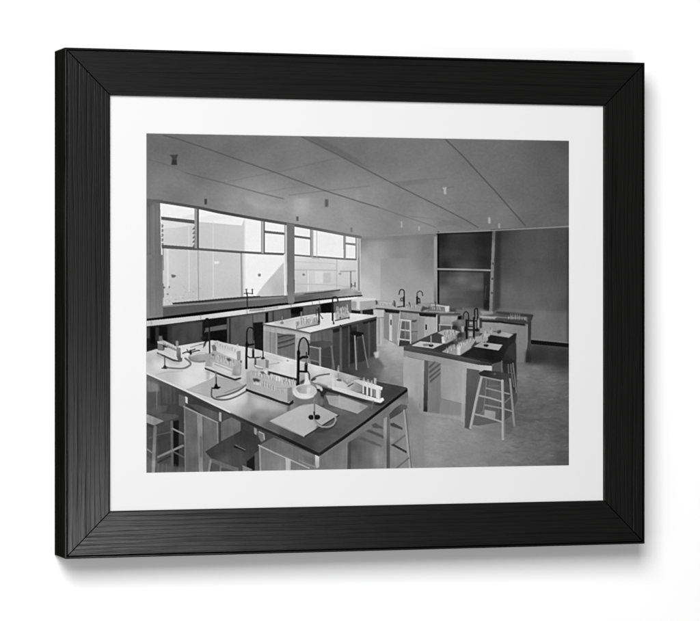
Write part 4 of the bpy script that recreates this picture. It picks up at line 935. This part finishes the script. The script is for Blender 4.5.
P([338.2, 373, 338, 368, 338.6, 365, 339.8, 364.4, 340.2, 368, 339.8, 373], [(339, 367, 128), (339, 372, 190)], .95, .2); L([339, 373, 339.2, 378], .9, 130, .8)
P([332.4, 385.4, 340, 386.8, 352, 390, 366, 394.4, 378, 398, 383.6, 397, 384.6, 399.4, 381, 402.2, 366, 398.6, 350, 394.2, 333, 388.8], [(336, 388, 214), (356, 393, 206), (380, 400, 228)])
P([363, 382, 382, 388, 380.6, 397.4, 363, 392.6], [(366, 388, 118), (375, 392, 140)]); P([353.6, 380, 358, 378.8, 372, 382.6, 383.2, 386.6, 382.6, 389.4, 376, 389, 363, 384.8], [(358, 380, 196), (370, 384, 216), (381, 388, 226)])
L([363.8, 384.6, 363.8, 392.4], 1.3, 210); L([367.8, 386, 367.8, 394], 1.7, 218); L([371.8, 387, 371.8, 395.2], 1.6, 214); P([376.6, 388, 381.2, 388.8, 381, 398.6, 376.6, 397.4], 218); L([380.4, 389, 380.4, 398], .9, 160, .7)
for x in (365.8, 369.8, 374.2):
    L([x, 386.8 + (x - 365) * .3, x, 392.6 + (x - 365) * .3], 1.5, 82, .8, .15)
L([374.4, 388, 374.6, 396.4], .8, 170, .7); P([359.8, 378.8, 361.2, 377.8, 363, 378.4, 362, 379.8], 66, .8, .2)
for x, y in ((363.6, 377), (367.8, 378.6), (371.4, 379.6), (374.4, 377.6)):
    P([x, y, x + 1.8, y, x + 1.6, y + 5.6, x + .2, y + 5.2], [(x + .4, y, 150), (x + 1.6, y + 4, 206)], .85, .2)
P([374.4, 377, 377.4, 378, 376.8, 384, 374.8, 384], 196, .6, .3)
# sheets of paper at the front
P([326.6, 394.6, 334, 395, 342, 395.4, 369, 405.4, 358, 413, 344, 408.6, 330, 403.8], [(332, 398, 156), (345, 402, 170), (360, 407, 166)]); B(339.4, 394, 341, 404, 188, .5, .3); L([344, 408.8, 357.6, 413.4], 1, 66, .5, .3)
P([360, 404, 373, 399, 376, 403, 366, 410, 360, 409], 118, .4, .8); L([374, 400, 372, 408], 1, 130, .6, .3)
P([271.4, 419.6, 288, 411.4, 304.4, 403.4, 316, 403, 326, 408, 339, 414.2, 322, 424.6, 305, 435.2], [(278, 419, 184), (300, 410, 186), (300, 425, 184), (320, 412, 176), (325, 420, 170)])
P([296, 404, 305, 402.6, 314, 402.4, 303, 405], 96, .5, .5); L([305.4, 435.6, 322, 425.4, 336, 416.6, 339.4, 414.6], 1.2, 44, .9); L([271, 420, 288, 428, 305, 435.6], .9, 206, .6)
P([318, 424, 328, 427.4, 336.6, 420, 337.6, 422.6, 333, 428, 322, 432, 315, 432], 50, .6, .6)
L([315, 398, 315.2, 412.6], 1.3, 134, .9); L([315.7, 400, 315.7, 412], .6, 92, .8); E(312, 416.3, 2.7, 2.4, 14, .95, .35); E(318, 416.3, 3.0, 2.5, 12, .95, .35); E(315, 416.8, 4.4, 1.7, 30, .85, .4); E(311.4, 415.4, .9, .5, 70, .6, .2); E(318.6, 415.2, .9, .5, 66, .6, .2); L([315, 411.4, 315.2, 414], 1.7, 40, .9); L([314.7, 414.8, 314.8, 420], 1.0, 180, .7, .1)
C([315.4, 419.6, 318, 423, 323, 425.8, 329, 426, 334, 423.6, 336.4, 419.4, 335.8, 416], 1.9, 152, .95); L([316, 419, 318.8, 422.2, 323, 424.8], .7, 92, .7); C([324, 427, 330, 427, 335, 424.4, 337.2, 420.6], .9, 58, .8)
# double tap on the window bench
L([247.6, 289.2, 247.8, 294], 1.1, 64, .95); L([253.6, 289.4, 253.6, 294], 1.1, 64, .95); L([245.4, 293.4, 249, 293.2, 254, 293.6], 1, 90, .85); L([248.4, 293, 248.6, 308.4], 1.2, 44); L([246.4, 289.4, 249, 289.2], .7, 120, .7); L([252.4, 289.4, 254.6, 289.4], .7, 120, .7)

for x, y0, y1 in ((247.2, 346, 366), (298.4, 354, 382), (306.2, 364, 370), (253.8, 350, 356)):
    L([x, y0, x - .1, y1], .5, 112, .55, .1)
for x, y0, y1 in ((305.4, 338.2, 340), (250.6, 328.2, 329)):
    E(x, y0, 1.2, .5, 120, .5, .2)
# ---- glassware standing in the racks
def glass(x0, y0, x1, y1, n, h, seed, lo=96, hi=226):
    r = np.random.RandomState(seed)
    for k in range(n):
        t = (k + r.uniform(.2, .8)) / n
        x, y = x0 + (x1 - x0) * t, y0 + (y1 - y0) * t
        hh = h * r.uniform(.6, 1.2)
        w = r.uniform(.8, 1.7)
        B(x - w / 2, y - hh, x + w / 2, y, r.uniform(156, 196), .45, .25)
        L([x - w / 2, y, x - w / 2, y - hh], .55, lo + r.uniform(-10, 30), .5, .2)
        L([x + w / 2 - .2, y - .3, x + w / 2 - .2, y - hh], .5, hi, .55, .2)
        L([x - w / 2, y - hh, x + w / 2, y - hh], .5, r.choice([lo + 10, hi]), .4, .2)


glass(165, 343, 178, 349, 6, 3.0, 1); glass(216, 343.6, 238, 352, 9, 3.0, 2); glass(211, 356.6, 235, 366, 10, 3.6, 3)
glass(253, 374, 294, 385, 16, 4.0, 4); glass(256, 384, 288, 393, 9, 3.2, 5, 122, 210); glass(298, 325, 319, 320, 10, 4.2, 6)
glass(336, 318, 350, 315, 8, 5.0, 7); glass(444, 341, 458, 334, 8, 3.2, 8); glass(447, 352, 474, 340, 12, 3.6, 9); glass(482, 339, 491, 332, 5, 3.2, 10)
glass(406, 307, 416, 308, 4, 2.4, 11, 80); glass(432, 309.6, 444, 310.6, 6, 2.6, 12); glass(507, 319, 525, 320, 8, 3.2, 13, 56, 136); glass(378, 304.6, 392, 305.6, 4, 2.0, 14, 110)
glass(284, 380.4, 296, 384, 5, 3.6, 15); glass(341, 381, 356, 383, 3, 2.4, 16, 130)
for x0, y0, x1, y1 in ((159, 352.8, 180, 361.4), (207, 369, 240, 380), (249, 391, 290, 405), (334, 391, 380, 404)):
    L([x0, y0 + 1.4, x1, y1 + 1.4], 2.6, 90, .22, .9)

# ---- fine grain of the old negative, the softness of its lens and the crispening of the print
grain = gauss(rs.normal(0, 1, (CH, CW)), 1.1)
sheet = gauss(sheet, 0.24 * SS)
sheet += 0.5 * (sheet - gauss(sheet, 1.0 * SS))
sheet += grain / grain.std() * 1.6
sheet = np.clip(sheet, 0, 255)


def sample_sheet(x, y):
    fx = np.clip((x - X0) * SS - 0.5, 0, CW - 1.001); fy = np.clip((y - Y0) * SS - 0.5, 0, CH - 1.001)
    i = fx.astype(int); j = fy.astype(int)
    tx = fx - i; ty = fy - j
    return ((sheet[j, i] * (1 - tx) + sheet[j, i + 1] * tx) * (1 - ty)
            + (sheet[j + 1, i] * (1 - tx) + sheet[j + 1, i + 1] * tx) * ty)


# ------------------------------------------------------------------ the photographic print
NX, NY = 920, 690
uu, vv = np.meshgrid(np.linspace(0, 1, NX), np.linspace(0, 1, NY))
# the drawing sheet is slightly keystoned: its four corners
quad = np.array([(147.3, 133.6), (569.4, 141.2), (569.5, 465.5), (147.2, 472.5)], float)


def homography(src, dst):
    A = []
    for (x, y), (X, Y) in zip(src, dst):
        A.append([x, y, 1, 0, 0, 0, -X * x, -X * y, -X])
        A.append([0, 0, 0, x, y, 1, -Y * x, -Y * y, -Y])
    return np.linalg.svd(np.array(A))[2][-1].reshape(3, 3)


Hm = homography([(0, 0), (1, 0), (1, 1), (0, 1)], quad)
den = Hm[2, 0] * uu + Hm[2, 1] * vv + Hm[2, 2]
sx_ = (Hm[0, 0] * uu + Hm[0, 1] * vv + Hm[0, 2]) / den
sy_ = (Hm[1, 0] * uu + Hm[1, 1] * vv + Hm[1, 2]) / den
tone = sample_sheet(sx_, sy_)                       # 0..255 print tone
lin = np.where(tone / 255 <= 0.04045, tone / 255 / 12.92, ((tone / 255 + 0.055) / 1.055) ** 2.4) * 0.742 * (1 + 0.14 * (uu - 0.5))  # lamp falloff countered in the print colour, lighter towards the right

co = np.empty((NY, NX, 3), np.float32)
co[..., 0] = (uu - 0.5) * 2 * (PW + 1.2) * MM
co[..., 1] = (MY + 0.9) * MM
co[..., 2] = (0.5 - vv) * 2 * (PH + 1.2) * MM
idx = np.arange(NX * NY, dtype=np.int32).reshape(NY, NX)
quads = np.stack([idx[:-1, :-1], idx[1:, :-1], idx[1:, 1:], idx[:-1, 1:]], -1).reshape(-1, 4)
me = bpy.data.meshes.new("print")
me.vertices.add(NX * NY)
me.vertices.foreach_set("co", co.ravel())
me.loops.add(quads.size)
me.loops.foreach_set("vertex_index", quads.ravel())
me.polygons.add(len(quads))
me.polygons.foreach_set("loop_start", np.arange(0, quads.size, 4, dtype=np.int32))
me.update(calc_edges=True)
attr = me.color_attributes.new("print_tone", 'FLOAT_COLOR', 'POINT')
rgba = np.ones((NX * NY, 4), np.float32)
rgba[:, :3] = lin.reshape(-1, 1)
attr.data.foreach_set("color", rgba.ravel())
m, nt, b = new_mat("matt_photographic_print")
an = nt.nodes.new("ShaderNodeVertexColor"); an.layer_name = "print_tone"
tcn = nt.nodes.new("ShaderNodeTexCoord")
gn = nt.nodes.new("ShaderNodeTexNoise"); gn.inputs["Scale"].default_value = 900; gn.inputs["Detail"].default_value = 2
nt.links.new(tcn.outputs["Object"], gn.inputs[0])
mr = nt.nodes.new("ShaderNodeMapRange"); mr.inputs[3].default_value = 0.975; mr.inputs[4].default_value = 1.025
nt.links.new(gn.outputs[0], mr.inputs[0])
vm = nt.nodes.new("ShaderNodeVectorMath"); vm.operation = 'MULTIPLY'
nt.links.new(an.outputs[0], vm.inputs[0]); nt.links.new(mr.outputs[0], vm.inputs[1])
nt.links.new(vm.outputs[0], b.inputs["Base Color"])
b.inputs["Roughness"].default_value = 0.85
b.inputs["Specular IOR Level"].default_value = 0.0
me.materials.append(m)
pr = bpy.data.objects.new("print", me)
scene.collection.objects.link(pr)
pr.parent = frame
pr["label"] = "monochrome photograph of an empty school science laboratory with benches, stools and taps"
